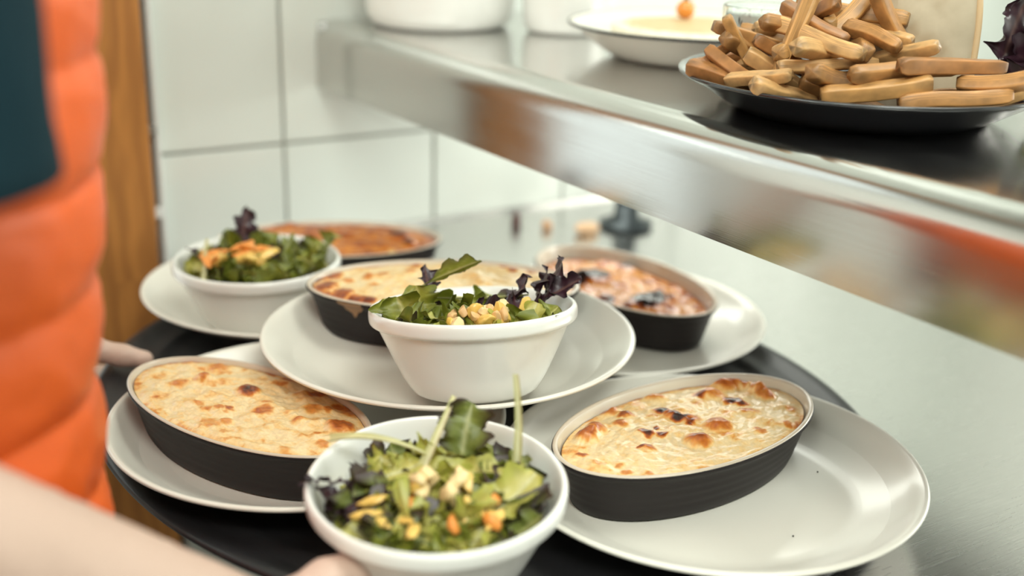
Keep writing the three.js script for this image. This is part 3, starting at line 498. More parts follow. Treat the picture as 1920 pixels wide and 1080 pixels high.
{ // back left bowl
  const b = bowlBack, w = 'back left salad bowl';
  fillSalad(b, w, 77, ['lettuce', 'lettuce', 'pale', 'mixed'], 60);
  leaf(b, 'lettuce', [26, 50, 16], [58, 76, -6], 36, 0.8, 'frilly green lettuce leaf at the right of the back left bowl', 0.3);
  leaf(b, 'lettuce', [34, 52, 0], [70, 80, -16], 32, 0.6, 'green lettuce leaf reaching past the right rim of the back left bowl', -0.3);
  leaf(b, 'lettuce', [20, 54, 30], [46, 70, 20], 34, 0.9, 'curly green leaf at the front right of the back left bowl', 0.4);
  leaf(b, 'lettuce', [-14, 50, 44], [10, 62, 42], 30, 0.8, 'dark green leaf at the front of the back left bowl', 0.2);
  leaf(b, 'lettuce', [-36, 50, 40], [-14, 62, 44], 26, 0.8, 'green leaf curled at the front left of the back left bowl', 0.3);
  leaf(b, 'purple', [-40, 54, -8], [-62, 70, 2], 22, 0.6, 'dark purple leaf at the left rim of the back left bowl', 0.2);
  leaf(b, 'purple', [-36, 60, -20], [-12, 78, -22], 34, 0.7, 'shiny dark purple leaf at the back of the back left bowl', -0.4);
  leaf(b, 'purple', [-18, 64, -14], [-12, 100, -26], 26, -0.4, 'topmost dark leaf standing up from the back left bowl', 0.3);
  leaf(b, 'purple', [0, 62, -6], [26, 66, 6], 26, 0.8, 'dark purple leaf in the middle of the back left bowl', 0.2);
  leaf(b, 'stem', [-36, 46, 48], [-38, 84, 20], 5, 0.2, 'white stalk standing at the left of the back left bowl', 0);
  leaf(b, 'pale', [-62, 54, 10], [-40, 60, 24], 20, 0.5, 'pale green leaf at the left rim of the back left bowl', 0.1);
  const r = rng(19);
  for (let k = 0; k < 9; k++) chunk(b, 'carrot', [-38 + r() * 50, 64 + r() * 12, -4 + r() * 34], [13, 3, 4.5], [r() - 0.5, r() * 3, (r() - 0.5) * 0.9], 'in the back left salad bowl', k);
  for (let k = 0; k < 8; k++) chunk(b, 'mango', [-34 + r() * 60, 64 + r() * 8, 6 + r() * 30], [12, 3.4, 5], [r() - 0.5, r() * 3, (r() - 0.5) * 0.8], 'in the back left salad bowl', k);
}
{ // front bowl
  const b = bowlFront, w = 'front salad bowl';
  fillSalad(b, w, 131, ['lettuce', 'pale', 'pale', 'mixed'], 55, 50);
  leaf(b, 'purple', [-40, 44, 24], [-66, 64, 14], 30, 0.6, 'dark purple leaf hanging over the left rim of the front bowl', 0.2);
  leaf(b, 'purple', [-30, 48, 10], [-54, 62, 2], 32, 0.8, 'dark purple ruffled leaf at the left of the front bowl', 0.4);
  leaf(b, 'purple', [-28, 46, 30], [-52, 56, 26], 30, 0.8, 'low dark purple leaf at the left front of the front bowl', 0.1);
  leaf(b, 'purple', [-56, 60, 4], [-76, 64, 12], 14, -0.6, 'curled purple leaf tip poking over the left edge of the front bowl', 0.4);
  leaf(b, 'purple', [-18, 50, 20], [-40, 58, 36], 26, 0.7, 'dark purple leaf beside the cheese in the front bowl', -0.2);
  leaf(b, 'mixed', [12, 48, -24], [18, 86, -46], 36, -0.4, 'dark green jagged leaf standing at the back of the front bowl', 0.2);
  leaf(b, 'mixed', [36, 42, 34], [60, 56, 24], 34, 0.8, 'dark frilly leaf at the right of the front bowl', 0.3);
  leaf(b, 'mixed', [26, 40, 48], [50, 50, 40], 28, 0.8, 'dark frilly leaf at the right front of the front bowl', 0.1);
  leaf(b, 'stem', [-8, 60, -14], [8, 92, -42], 7, -0.3, 'pale stalk rising at the back of the front bowl', 0);
  leaf(b, 'stem', [44, 50, -20], [43, 112, -34], 6, 0.15, 'upright pale stalk at the right of the front bowl', 0);
  leaf(b, 'stem', [-40, 44, 44], [-92, 58, 24], 6.5, 0.2, 'pale stalk sticking out left over the rim of the front bowl', 0);
  leaf(b, 'stem', [-64, 70, -24], [-8, 66, -18], 7, -0.8, 'pale arched stalk along the back left of the front bowl', 0.2);
  leaf(b, 'pale', [-18, 60, -14], [38, 62, -8], 20, 0.5, 'long lime green leaf lying across the back of the front bowl', 0.2);
  leaf(b, 'pale', [12, 52, 34], [56, 66, -2], 26, 0.5, 'broad lime green leaf at the right of the front bowl', 0.2);
  leaf(b, 'pale', [-30, 60, -4], [-10, 62, -16], 20, 0.5, 'folded yellow green leaf at the back left of the front bowl', 0.4);
  leaf(b, 'lettuce', [-40, 44, 46], [-10, 54, 44], 30, 0.7, 'green lettuce leaf at the front left of the front bowl', 0.2);
  leaf(b, 'lettuce', [-6, 44, 50], [22, 54, 44], 32, 0.8, 'green lettuce leaf at the front of the front bowl', 0.1);
  leaf(b, 'lettuce', [0, 50, 30], [24, 60, 34], 28, 0.8, 'green curled leaf below the cheese in the front bowl', 0.4);
  leaf(b, 'pale', [20, 46, 44], [34, 58, 26], 20, 0.6, 'yellow green leaf at the right front of the front bowl', 0.3);
  leaf(b, 'lettuce', [30, 56, -14], [54, 64, -20], 24, 0.7, 'green leaf at the back right of the front bowl', 0.2);
  leaf(b, 'pale', [-30, 54, 0], [-34, 64, -20], 18, 0.6, 'lime leaf behind the purple leaves of the front bowl', 0.2);
  const r = rng(29);
  for (let k = 0; k < 12; k++) chunk(b, k % 3 ? 'cheese' : 'mango', [-18 + r() * 40, 62 + r() * 7, 0 + r() * 20], [6 + 4 * r(), 3.5 + 2 * r(), 5], [r() * 3, r() * 3, r() * 3], 'in the front salad bowl', k);
  for (let k = 0; k < 5; k++) chunk(b, 'carrot', [-34 + r() * 80, 56 + r() * 4, 0 + r() * 40], [6, 4, 4], [r() * 3, r() * 3, r() * 3], 'in the front salad bowl', k);
  for (let k = 0; k < 8; k++) chunk(b, 'mango', [-36 + r() * 70, 56 + r() * 4, 10 + r() * 38], [9, 2.4, 4], [r() - 0.5, r() * 3, r() - 0.5], 'in the front salad bowl', k);
}

// ---------------------------------------------------------------- on the pass shelf
const SY = SH.y1 + 0.0003;
{
  const tub = lathe(curveProfile([[0.0001, 0.001], [0.060, 0.001], [0.066, 0], [0.073, 0.003], [0.079, 0.012], [0.082, 0.05], [0.084, 0.13], [0.088, 0.136], [0.088, 0.140], [0.083, 0.141], [0.080, 0.137], [0.078, 0.05], [0.070, 0.012], [0.0001, 0.009]], 80), 96);
  single('white_tub', tub, M.bowlWhite, 'large white tub at the wall end of the pass shelf', 'tub', null, V(0.612, SY, -1.1625));
  const pot = lathe(curveProfile([[0.0001, 0.001], [0.032, 0.001], [0.036, 0], [0.041, 0.003], [0.044, 0.012], [0.0455, 0.06], [0.046, 0.13], [0.048, 0.135], [0.047, 0.139], [0.044, 0.138], [0.042, 0.06], [0.038, 0.012], [0.0001, 0.008]], 80), 80);
  single('white_pot', pot, M.bowlWhite, 'narrow white pot between the large tub and the black-rimmed plate', 'pot', null, V(0.710, SY, -1.0655));
}
{ // enamel plate with black rim
  const R = 0.118, o = thing('enamel_plate', 'white enamel plate with thin black rim on the pass shelf', 'plate', [0.722, SY, -0.864]);
  part('body', lathe(curveProfile([[0.0001, 0.002], [0.066, 0.002], [0.070, 0], [0.075, 0.001], [0.085, 0.006], [0.103, 0.019], [0.112, 0.027], [R - 0.0008, 0.0295], [R - 0.0006, 0.031], [0.1115, 0.0298], [0.099, 0.021], [0.08, 0.0075], [0.06, 0.005], [0.0001, 0.005]], 80), 128), M.china, o);
  const rim = new THREE.TorusGeometry(R, 0.0014, 10, 128); rim.rotateX(Math.PI / 2); rim.translate(0, 0.0302, 0); part('rim', rim, M.blackRim, o, 'thin black rim');
  const tart = lathe(curveProfile([[0.0001, 0], [0.070, 0], [0.076, 0.004], [0.079, 0.020], [0.077, 0.0235], [0.070, 0.024], [0.0001, 0.0245]], 50), 80);
  const tt = dataTex(256, 256, (u, v) => { const n = fbm(u * 14, v * 14, 5, 4), rr = Math.hypot(u - 0.5, v - 0.5) * 2, k = smooth(0.86, 0.7, rr + n * 0.2); return [mix(0.93, 0.86, k) + n * 0.06, mix(0.90, 0.74, k) + n * 0.08, mix(0.82, 0.55, k) + n * 0.1]; });
  planarUV(tart, (x, y, z) => [0.5 + x / 0.17, 0.5 + z / 0.17]);
  single('cream_tart', tart, phys([1, 1, 1], 0.5, { map: tt }), 'round cream tart on the black-rimmed enamel plate', 'tart', null, V(0.724, SY + 0.0053, -0.866));
  const berry = thing('orange_berry', 'small round orange berry on top of the cream tart', 'berry', [0.7395, SY + 0.0298, -0.9030]);
  const bg = new THREE.SphereGeometry(0.0092, 32, 24); bg.scale(1, 0.97, 1); bg.translate(0, 0.0092, 0); part('fruit', bg, phys([0.75, 0.27, 0.035], 0.2, { clearcoat: 0.6 }), berry);
  part('stalk', new THREE.CylinderGeometry(0.0018, 0.0026, 0.009, 10).translate(0, 0.0215, 0), std([0.05, 0.03, 0.015], 0.8), berry, 'dark stalk');
}
const BP = [0.668, -0.609];
{ // black plate with fries, wrap, dip
  single('black_plate', lathe(curveProfile([[0.0001, 0.002], [0.080, 0.002], [0.084, 0], [0.090, 0.001], [0.1, 0.006], [0.118, 0.0165], [0.1315, 0.0235], [0.1335, 0.0252], [0.1330, 0.0268], [0.1300, 0.0268], [0.116, 0.0195], [0.1, 0.0105], [0.085, 0.0062], [0.0001, 0.006]], 80), 128), M.blackGloss, 'black plate of fries on the pass shelf', 'plate', null, V(BP[0], SY, BP[1]));
  // glass of dip
  const jar = thing('dip_glass', 'small clear glass of speckled white dip behind the fries', 'glass', [0.640, SY + 0.0078, -0.690]);
  part('glass_wall', lathe([[0.0001, 0], [0.0265, 0], [0.0285, 0.002], [0.0292, 0.01], [0.0296, 0.0595], [0.0290, 0.0602], [0.0282, 0.0595], [0.0278, 0.008], [0.025, 0.0052], [0.0001, 0.005]], 64), phys([0.94, 0.98, 0.97], 0.02, { transmission: 1, thickness: 0.002, ior: 1.45 }), jar);
  const dt = dataTex(512, 256, (u, v, i, j) => { const n = fbm(u * 30, v * 14, 2, 3), sp = fbm(u * 60, v * 22, 8, 2) > 0.22 ? 1 : 0, band = smooth(0.05, 0.3, v) ; const k = sp * (fbm(u * 10, v * 5, 4, 2) > -0.12 ? 1 : 0); return [mix(0.86 + n * 0.06, 0.16, k), mix(0.87 + n * 0.06, 0.15, k), mix(0.84 + n * 0.06, 0.12, k)]; });
  const dip = lathe([[0.0001, 0.0056], [0.0245, 0.0056], [0.0270, 0.0085], [0.0274, 0.054], [0.026, 0.0560], [0.012, 0.058], [0.0001, 0.0575]], 64);
  part('dip', dip, phys([1, 1, 1], 0.5, { map: dt }), jar, 'white dip with dark herb specks');
}
{ // fries: a heap of bevelled bars
  const cols = [[0.60, 0.32, 0.105], [0.52, 0.255, 0.08], [0.68, 0.40, 0.16], [0.42, 0.185, 0.055]];
  const mats = cols.map((c, k) => { const t = dataTex(128, 64, (u, v) => { const n = fbm(u * 5, v * 5, k * 3, 4), e = smooth(0.12, 0.0, Math.min(u, 1 - u)), f = 0.5 + 0.5 * Math.cos(v * 4 * 6.283); const q = 1 + 0.8 * n - e * 0.3 - 0.22 * f; return [clamp(Math.pow(c[0] * q, 1 / 2.2)), clamp(Math.pow(c[1] * q, 1 / 2.2)), clamp(Math.pow(c[2] * q, 1 / 2.2))]; }); return phys([1, 1, 1], 0.42, { map: t, clearcoat: 0.15, clearcoatRoughness: 0.4 }); });
  const geos = [0, 1, 2, 3, 4, 5, 6].map((s) => {
    const r = rng(s + 50), NX = 20, NA = 16, pos = [], uv = [], idx = [], bend = (r() - 0.5) * 0.7, tip = 0.22 * r(), pw = 4.2 + r() * 2;
    for (let i = 0; i <= NX; i++) for (let k = 0; k < NA; k++) {
      const x = clamp((i - 1) / (NX - 2)) - 0.5, t = k / NA * 6.283185, c = Math.cos(t), q = Math.sin(t), e = 2 / pw, end = i === 0 || i === NX ? 0.02 : 1 - 0.22 * smooth(0.44, 0.5, Math.abs(x)), fat = (1 - tip * (x + 0.5)) * end * (1 + 0.10 * fbm(x * 4, s * 3.1, t * 0.3, 2));
      pos.push(x, 0.5 * fat * Math.sign(c) * Math.abs(c) ** e + bend * (0.25 - x * x), 0.5 * fat * Math.sign(q) * Math.abs(q) ** e + 0.25 * Math.sin(x * 5 + s) * 0.5); uv.push(i / NX, k / NA);
    }
    for (let i = 0; i < NX; i++) for (let k = 0; k < NA; k++) { const p = i * NA + k, p2 = i * NA + (k + 1) % NA; idx.push(p, p2, p + NA, p2, p2 + NA, p + NA); }
    const m = new THREE.BufferGeometry(); m.setAttribute('position', new THREE.Float32BufferAttribute(pos, 3)); m.setAttribute('uv', new THREE.Float32BufferAttribute(uv, 2)); m.setIndex(idx); m.computeVertexNormals(); return m;
  });
  const r = rng(404); let n = 0;
  const c = Math.cos(YAW), s = Math.sin(YAW), where = [];
  // plate frame: X right in the picture, Z towards the viewer, Y up from the shelf
  const at = (X, Y, Z, len, yaw, pitch, th = 0.0105) => {
    const col = Z > 0.075 ? 'in the front row along the rim of the black plate' : Y > 0.068 ? 'at the top of the heap on the black plate' : X < -0.085 ? 'at the left end of the heap on the black plate' : 'within the heap on the black plate';
    const m = single('french_fry', geos[n % 7], mats[Math.floor(r() * 4)], 'golden french fry ' + col, 'french fry', 'fries ' + col, V(BP[0] + X * c + Z * s, SY + Y, BP[1] - X * s + Z * c)); n++;
    m.scale.set(len, th, th * 0.95); m.quaternion.setFromEuler(new THREE.Euler(0, YAW + yaw, pitch, 'YXZ')).multiply(new THREE.Quaternion().setFromEuler(new THREE.Euler(r() * 1.5, 0, 0)));
  };
  // each fry is laid on what is already there: a height map of the plate and the heap
  const G = 0.003, NG = 96, H = new Float32Array(NG * NG), cell = (X, Z) => clamp(Math.round(Z / G + NG / 2), 0, NG - 1) * NG + clamp(Math.round(X / G + NG / 2), 0, NG - 1);
  for (let j = 0; j < NG; j++) for (let i = 0; i < NG; i++) { const R = Math.hypot(i - NG / 2, j - NG / 2) * G; H[j * NG + i] = R < 0.085 ? 0.0062 : 0.0062 + 0.0205 * smooth(0.085, 0.133, R); }
  const lay = (X, Z, len, yaw, th, cap = 1) => {
    const dx = Math.cos(yaw), dz = -Math.sin(yaw), hs = [];
    for (let q = -5; q <= 5; q++) { let h = 0; for (const w of [-0.5, 0, 0.5]) h = Math.max(h, H[cell(X + dx * len * q / 10 - dz * th * w, Z + dz * len * q / 10 + dx * th * w)]); hs.push(h); }
    const h1 = Math.max(...hs.slice(0, 4)), h2 = Math.max(...hs.slice(7)), p = clamp(Math.atan2(h2 - h1, len * 0.75), -0.7, 0.7); let mid = (h1 + h2) / 2;
    hs.forEach((h, q) => { mid = Math.max(mid, h - Math.tan(p) * len * (q - 5) / 10 - 0.0025); });
    if (mid + th > cap || Math.abs(p) > 0.55) return;
    at(X, mid + th * 0.45, Z, len, yaw, p, th);
    for (let q = -5; q <= 5; q++) for (const w of [-0.4, 0, 0.4]) { const k = cell(X + dx * len * q / 10 - dz * th * w, Z + dz * len * q / 10 + dx * th * w); H[k] = Math.max(H[k], mid + th * 0.9 + Math.tan(p) * len * q / 10); }
  };
  const free = (X, Z, len, yaw) => { for (const e of [-0.5, 0, 0.5]) { const x = X + Math.cos(yaw) * len * e, z = Z - Math.sin(yaw) * len * e; if (Math.hypot(x, z) > 0.128 || Math.hypot(x + 0.066, z + 0.054) < 0.036 || (x > -0.016 && Math.abs(z - 0.013) < 0.038 && x < 0.105)) return false; } return true; };
  // front row along the rim
  for (const [X, Z, len, yaw] of [[0.030, 0.108, 0.072, 0.02], [-0.020, 0.104, 0.070, -0.05], [0.060, 0.104, 0.055, -0.55], [-0.075, 0.086, 0.050, 0.3], [0.000, 0.092, 0.080, 0.3], [0.030, 0.094, 0.082, 0.34], [0.075, 0.098, 0.045, -0.4], [-0.110, 0.040, 0.05, -0.5]]) lay(X, Z, len, yaw, 0.0112);
  const top = (X, Z) => 0.025 + 0.056 * Math.max(0, 1 - ((X + 0.026) / (X < -0.026 ? 0.088 : 0.070)) ** 2) * Math.max(0, 1 - ((Z - 0.030) / 0.088) ** 2);
  for (let k = 0; k < 9000 && n < 150; k++) {
    const X = -0.122 + r() * 0.205, Z = -0.04 + r() * 0.155, len = 0.042 + r() * 0.036, yaw = (r() - 0.5) * 2.0 + (r() < 0.2 ? 1.5 : 0);
    if (free(X, Z, len, yaw)) lay(X, Z, len, yaw, 0.0090 + r() * 0.0034, top(X, Z));
  }
  // the few that stick up
  at(-0.066, 0.066, 0.060, 0.100, 0.3, 1.30, 0.0085); at(-0.060, 0.076, 0.058, 0.060, 0.3, 1.22, 0.009);
  at(-0.020, 0.080, 0.040, 0.056, 0.3, 0.85, 0.0125); at(0.002, 0.066, 0.055, 0.062, 0.2, -1.0, 0.0115); at(-0.098, 0.052, 0.030, 0.040, 0.3, -1.0, 0.008); at(-0.108, 0.042, 0.022, 0.048, 0.3, 0.55, 0.0085);
}
{ // wrap, its cut face to the right, and the dark salad beside it
  const wt = dataTex(256, 256, (u, v) => { const n = fbm(u * 6, v * 6, 3, 5), b = fbm(u * 3 + 7, v * 3, 6, 3), k = smooth(0.05, 0.35, b) * 0.55; return [mix(0.77, 0.62, k) + n * 0.08, mix(0.71, 0.52, k) + n * 0.08, mix(0.61, 0.40, k) + n * 0.08]; });
  const o = thing('tortilla_wrap', 'toasted tortilla wrap standing behind the fries', 'wrap', [0.688, SY + 0.0068, -0.5795], YAW + 0.10);
  const body = ovalLoft([[0.0001, 0.0001, 0], [0.034, 0.026, 0], [0.038, 0.030, 0.004], [0.0395, 0.0315, 0.02], [0.041, 0.032, 0.06], [0.040, 0.031, 0.095], [0.034, 0.026, 0.102], [0.0001, 0.0001, 0.104]].reverse(), 64, 3.2, (x, y, z, t, i) => [x - y * 0.05, y, z + 0.0012 * fbm(x * 60, y * 60, 3, 2)]);
  planarUV(body, (x, y, z) => [x / 0.1 + z / 0.1, y / 0.1]);
  const bm = part('tortilla', body, phys([1, 1, 1], 0.6, { map: wt }), o); bm.position.x = -0.002;
  part('fold', new THREE.TubeGeometry(new THREE.CatmullRomCurve3([V(0.0285, 0.003, 0.0235), V(0.0300, 0.03, 0.0250), V(0.0290, 0.07, 0.0255), V(0.0250, 0.098, 0.0225)]), 24, 0.0026, 8), phys([0.66, 0.47, 0.27], 0.6), o, 'toasted folded edge');
  const b = new THREE.Object3D(); b.position.set(0.728, SY + 0.0064, -0.528); b.rotation.y = YAW; b.updateMatrixWorld(true);
  const w = 'beside the wrap on the black plate';
  [[[0, 0, 0], [12, 62, 6], 46, 0.5], [[14, 6, 8], [30, 70, 4], 44, -0.4], [[-6, 20, -4], [6, 84, -6], 48, 0.4], [[8, 30, 6], [34, 44, 14], 40, 0.7], [[20, 30, 0], [26, 88, -6], 44, 0.3], [[-4, 10, 8], [10, 44, 12], 36, 0.5]].forEach(([p, q, W, bd], k) => leaf(b, 'purple', p, q, W, bd, 'dark purple lettuce leaf ' + w, 0.3 * (k % 3 - 1), 'dark leaves beside the wrap'));
  leaf(b, 'stem', [10, 0, 18], [6, 34, 20], 16, 0.9, 'pale white lettuce rib ' + w, 1.2); leaf(b, 'stem', [24, 0, 20], [22, 36, 18], 18, -0.8, 'curved white lettuce rib at the edge of the black plate', 1.0);
  const b2 = new THREE.Object3D(); b2.position.set(0.690, SY + 0.0064, -0.640); b2.rotation.y = YAW; b2.updateMatrixWorld(true);
  [[[-40, 26, -20], [-16, 62, -14], 34, 0.6], [[-30, 30, -22], [0, 60, -22], 36, 0.5], [[-14, 34, -20], [14, 64, -16], 34, 0.5], [[0, 30, -20], [32, 58, -12], 34, 0.6]].forEach(([p, q, W, bd], k) => leaf(b2, k === 3 ? 'mixed' : 'purple', p, q, W, bd, 'dark ruffled lettuce leaf behind the heap of fries', 0.4 * (k % 2), 'dark leaves behind the fries'));
}
// small things left on the counter by the wall
{
  const g = chunkGeos[1];
  const place = (name, mat, label, cat, p, s) => { const m = single(name, g, mat, label, cat, null, V(...p)); m.scale.set(...s); };
  place('bread_crust', std([0.62, 0.36, 0.2], 0.8), 'small peach-coloured bread crust on the counter by the wall', 'crust', [0.757, 0.0055, -1.158], [0.006, 0.006, 0.006]);
  place('bread_piece', std([0.70, 0.46, 0.28], 0.8), 'larger pale bread piece on the counter near the shelf leg', 'bread', [0.792, 0.0065, -1.123], [0.016, 0.007, 0.008]);
  const p = lathe([[0.0001, 0], [0.0055, 0], [0.006, 0.001], [0.0055, 0.012], [0.003, 0.018], [0.0001, 0.0185]], 24); single('dark_stopper', p, std([0.10, 0.045, 0.04], 0.5), 'tiny dark stopper standing on the counter by the tiled wall', 'stopper', null, V(0.729, 0.0002, -1.184));
}

// ---------------------------------------------------------------- the person holding the tray
{
  const P = thing('person', 'person in an orange quilted vest and dark teal T-shirt, holding the tray with both hands', 'person', [0, 0, 0]);
  const cx = -0.036, cz = -0.653;                       // torso axis
  const f = [0.93, -0.37], l = [0.37, 0.93];            // facing, and the person's right
  const at = (fw, y, lat) => [cx + f[0] * fw + l[0] * lat, y, cz + f[1] * fw + l[1] * lat];
  const shR = at(-0.020, 0.465, 0.200), shL = at(-0.01, 0.465, -0.195), elR = [-0.040, 0.205, -0.445], wrR = [0.150, 0.046, -0.4950];
  const elL = [-0.07, 0.22, -0.93], wrL = [0.105, 0.012, -0.955];
  const bones = [
    [at(0, 0.02, 0), at(0, 0.20, 0), 0.115, 0.105], [at(0, 0.20, 0), at(0, 0.38, 0), 0.105, 0.12], [at(0, 0.40, 0.10), at(0, 0.40, -0.10), 0.085, 0.085], [at(-0.01, 0.465, 0.17), at(-0.01, 0.465, -0.17), 0.05, 0.05],
    [at(-0.01, 0.45, 0), at(0.01, 0.60, 0), 0.055, 0.052],                                  // neck
    [shR, elR, 0.048, 0.040], [elR, wrR, 0.042, 0.028], [shL, elL, 0.048, 0.040], [elL, wrL, 0.042, 0.028],
    [at(0, 0.0, 0.09), at(0.0, -0.42, 0.10), 0.088, 0.058], [at(0.0, -0.42, 0.10), at(-0.02, -0.82, 0.10), 0.058, 0.040], [at(0, 0.0, -0.09), at(0.0, -0.42, -0.10), 0.088, 0.058], [at(0.0, -0.42, -0.10), at(-0.02, -0.82, -0.10), 0.058, 0.040],
    [at(-0.02, -0.85, 0.10), at(0.12, -0.865, 0.11), 0.035, 0.028], [at(-0.02, -0.85, -0.10), at(0.12, -0.865, -0.11), 0.035, 0.028],
  ];
  const headC = at(0.025, 0.70, 0);
  const dBody = (x, y, z) => { let d = 1; for (const [a, b, ra, rb] of bones) d = smin(d, capsule(x, y, z, a, b, ra, rb), 0.03); return d; };
  const headBones = [[at(0.01, 0.725, 0), at(0.02, 0.74, 0), 0.088, 0.085], [at(0.045, 0.66, 0), at(0.06, 0.625, 0), 0.055, 0.038], [at(0.105, 0.70, 0), at(0.12, 0.675, 0), 0.012, 0.015], [at(0.0, 0.60, 0), at(0.01, 0.66, 0), 0.05, 0.055], [at(0.09, 0.642, 0.018), at(0.09, 0.642, -0.018), 0.009, 0.009], [at(0.0, 0.705, 0.082), at(-0.01, 0.68, 0.082), 0.012, 0.010], [at(0.0, 0.705, -0.082), at(-0.01, 0.68, -0.082), 0.012, 0.010]];
  const dHead = (x, y, z) => { let d = 1; for (const [a, b, ra, rb] of headBones) d = smin(d, capsule(x, y, z, a, b, ra, rb), 0.02); return d; };
  // right hand: palm beneath the front bowl's left side, thumb up against the bowl
  const hand = (w, pal, thumb, fingers) => { const B = [[w, pal, 0.026, 0.024]]; for (const c of [...fingers, thumb]) for (let i = 1; i < c.length; i++) B.push([c[i - 1].p, c[i].p, c[i - 1].r, c[i].r]); return (x, y, z) => { let d = 1; B.forEach(([a, b, ra, rb], i) => { const q = capsule(x, y, z, a, b, ra, rb); d = i === 0 ? q : smin(d, q, 0.006); }); return d; }; };
  const ch = (...a) => a.map(([p, r]) => ({ p, r }));
  const rh = hand(wrR, [0.192, 0.030, -0.500],
    ch([[0.172, 0.046, -0.497], 0.017], [[0.200, 0.055, -0.503], 0.0130], [[0.214, 0.0535, -0.508], 0.0105], [[0.2225, 0.051, -0.512], 0.009]),
    [ch([[0.205, 0.030, -0.478], 0.012], [[0.235, 0.020, -0.472], 0.0098], [[0.258, 0.010, -0.482], 0.0085], [[0.270, 0.008, -0.497], 0.0075]),
      ch([[0.208, 0.024, -0.495], 0.012], [[0.236, 0.006, -0.498], 0.0098], [[0.262, -0.002, -0.508], 0.0088], [[0.278, -0.002, -0.522], 0.0078]),
      ch([[0.204, 0.018, -0.512], 0.0115], [[0.226, -0.002, -0.522], 0.0095], [[0.248, -0.012, -0.535], 0.0085], [[0.262, -0.013, -0.548], 0.0075]),
      ch([[0.198, 0.014, -0.526], 0.0105], [[0.212, -0.004, -0.540], 0.0085], [[0.227, -0.014, -0.553], 0.0075], [[0.238, -0.015, -0.564], 0.0068])]);
  // left hand: thumb on the tray's rim, fingers under it
  const lh = hand(wrL, [0.150, 0.006, -0.955],
    ch([[0.140, 0.022, -0.950], 0.014], [[0.176, 0.0310, -0.945], 0.0098], [[0.198, 0.0245, -0.936], 0.0085], [[0.214, 0.0205, -0.929], 0.0074]),
    [ch([[0.160, 0.000, -0.932], 0.0115], [[0.192, -0.006, -0.925], 0.0095], [[0.218, -0.0095, -0.918], 0.0085], [[0.240, -0.0095, -0.912], 0.0075]),
      ch([[0.164, -0.002, -0.950], 0.0115], [[0.198, -0.009, -0.946], 0.0095], [[0.226, -0.0105, -0.940], 0.0085], [[0.250, -0.0105, -0.935], 0.0075]),
      ch([[0.162, -0.004, -0.967], 0.011], [[0.194, -0.010, -0.967], 0.0092], [[0.220, -0.0105, -0.964], 0.0082], [[0.241, -0.0105, -0.960], 0.0072]),
      ch([[0.156, -0.004, -0.982], 0.010], [[0.182, -0.009, -0.985], 0.0082], [[0.202, -0.0105, -0.985], 0.0074], [[0.218, -0.0105, -0.984], 0.0066])]);
  const gBody = netMesh(dBody, [cx - 0.40, -0.9, cz - 0.45], [cx + 0.30, 0.64, cz + 0.45], 0.012);
  const gHead = netMesh(dHead, [headC[0] - 0.17, 0.55, headC[2] - 0.17], [headC[0] + 0.17, 0.86, headC[2] + 0.17], 0.005);
  const gR = netMesh(rh, [0.11, -0.04, -0.60], [0.30, 0.09, -0.44], 0.003), gL = netMesh(lh, [0.06, -0.04, -1.02], [0.27, 0.07, -0.88], 0.003);
  part('body', mergeGeometries([gBody, gHead, gR, gL]), M.skin, P, 'bare forearms and hands');
  // face details and hair
  const eye = new THREE.SphereGeometry(0.011, 16, 12);
  for (const s of [-1, 1]) { const e = part('eye', eye, std([0.75, 0.73, 0.70], 0.2), P); e.position.set(...at(0.091, 0.70, s * 0.031)); const i = part('iris', new THREE.SphereGeometry(0.0055, 12, 8), std([0.06, 0.03, 0.015], 0.2), e); i.position.set(f[0] * 0.007, 0, f[1] * 0.007); }
  part('hair', netMesh((x, y, z) => { const d = dHead(x, y, z) - 0.010, q = (x - cx) * f[0] + (z - cz) * f[1]; return Math.max(d, -(y - 0.64 - 0.9 * Math.max(0, q + 0.02))); }, [headC[0] - 0.17, 0.60, headC[2] - 0.17], [headC[0] + 0.17, 0.88, headC[2] + 0.17], 0.006), M.hair, P);
  // quilted vest: rings round the torso that swell between the stitched seams
  const rot = Math.atan2(-l[1], l[0]);                  // local x = the person's right, local z = front/back
  const seam = 0.328, pitch = 0.0545, NRG = 150, prof = [];
  for (let i = 0; i <= NRG; i++) {
    const y = mix(0.052, 0.52, i / NRG), ph = ((y - seam) / pitch % 1 + 1) % 1, puff = Math.pow(Math.sin(Math.PI * ph), 0.5) * 0.0062;
    const sh = y > 0.42 ? Math.sqrt(Math.max(0.0, 1 - ((y - 0.42) / 0.108) ** 2)) : 1;
    const a = (0.168 + 0.02 * smooth(0.1, 0.35, y)) * mix(0.36, 1, sh), b = (0.132 + 0.012 * smooth(0.15, 0.32, y)) * mix(0.5, 1, sh); prof.push([a + puff, b + puff, y]);
  }
  const vestShape = ovalLoft(prof.slice().reverse(), 120, 2.4, (x, y, z, t) => { const k = 0.0035 * fbm(t * 5, y * 26, 2, 3) + 0.002 * fbm(t * 16, y * 60, 5, 2); const q = Math.hypot(x, z) || 1; return [x + x / q * k, y + 0.002 * fbm(t * 3, y * 9, 4, 2), z + z / q * k]; });
  const vest = part('quilted_vest', vestShape, M.orange, P, 'orange quilted vest'); vest.position.set(cx, 0, cz); vest.rotation.y = rot;
  const zip = part('zip', box(-0.004, 0.004, 0.06, 0.44, -0.003, 0.003), std([0.1, 0.02, 0.01], 0.5), P); zip.position.set(...at(0.1515, 0, 0)); zip.rotation.y = rot;
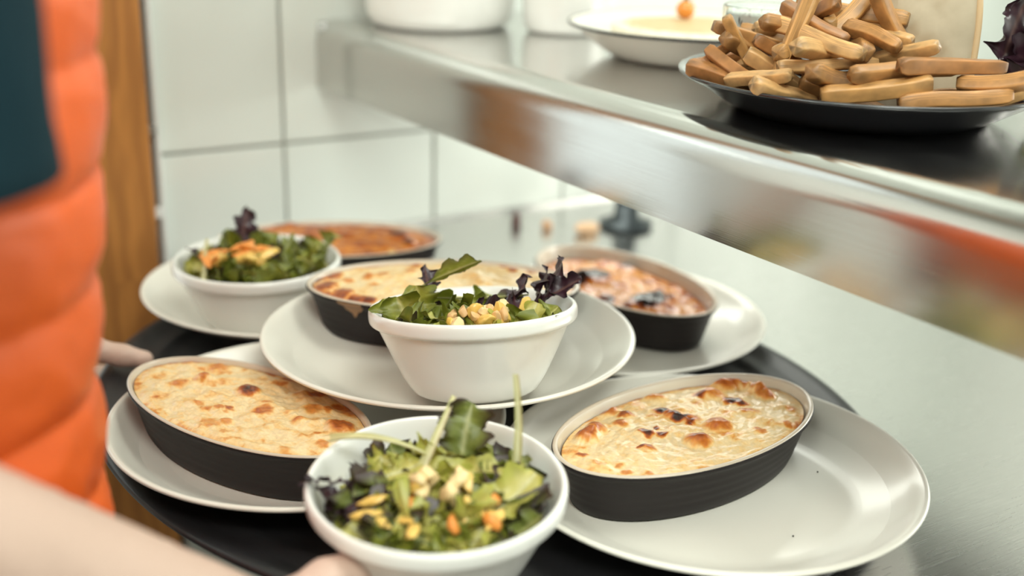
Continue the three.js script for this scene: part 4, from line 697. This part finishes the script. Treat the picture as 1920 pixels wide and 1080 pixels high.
  // short sleeves of the T-shirt
  const sleeve = (a, b, r0, r1) => { const A = V(...a), B = V(...b), L = A.distanceTo(B), p = []; for (let i = 0; i <= 24; i++) { const t = i / 24; p.push([mix(r0, r1, t), mix(r0, r1, t), t * L]); } p.unshift([0.0001, 0.0001, -0.034], [r0 * 0.55, r0 * 0.55, -0.029], [r0 * 0.85, r0 * 0.85, -0.016]); p.push([r1 - 0.004, r1 - 0.004, L], [r1 - 0.005, r1 - 0.005, L - 0.03]); const g = ovalLoft(p, 64, 2, (x, y, z, t) => { const k = 1 + 0.05 * fbm(t * 2, y * 18, 1, 3); return [x * k, y, z * k]; }); const m = part('t_shirt_sleeve', g, M.teal, P, 'dark teal T-shirt sleeve'); m.position.copy(A); m.quaternion.setFromUnitVectors(V(0, 1, 0), B.clone().sub(A).normalize()); m.material.side = THREE.DoubleSide; return m; };
  const lerp3 = (a, b, t) => a.map((q, i) => mix(q, b[i], t));
  sleeve([shR[0] - 0.008, 0.52, shR[2]], [shR[0] - 0.006, 0.302, shR[2]], 0.062, 0.068); sleeve(lerp3(shL, elL, -0.12), lerp3(shL, elL, 0.56), 0.060, 0.066);
  // trousers and shoes
  const legBones = bones.slice(9, 13).concat([[at(0, 0.0, 0.04), at(0, 0.0, -0.04), 0.102, 0.102]]);
  part('trousers', netMesh((x, y, z) => { let d = 1; for (const [a, b, ra, rb] of legBones) d = smin(d, capsule(x, y, z, a, b, ra + 0.014, rb + 0.022), 0.03); return Math.max(d, -(y + 0.83)); }, [cx - 0.25, -0.86, cz - 0.30], [cx + 0.25, 0.14, cz + 0.30], 0.012), M.trousers, P);
  for (const s of [1, -1]) part('shoe', netMesh((x, y, z) => Math.max(capsule(x, y, z, at(-0.04, -0.865, s * 0.10), at(0.14, -0.872, s * 0.112), 0.046, 0.040), -(y + 0.899)), [cx - 0.25, -0.91, cz - 0.30], [cx + 0.25, -0.79, cz + 0.30], 0.008), M.dark, P);
}

scene.traverse((o) => { if (o.isMesh) { o.castShadow = true; o.receiveShadow = true; } });
renderer.render(scene, camera);
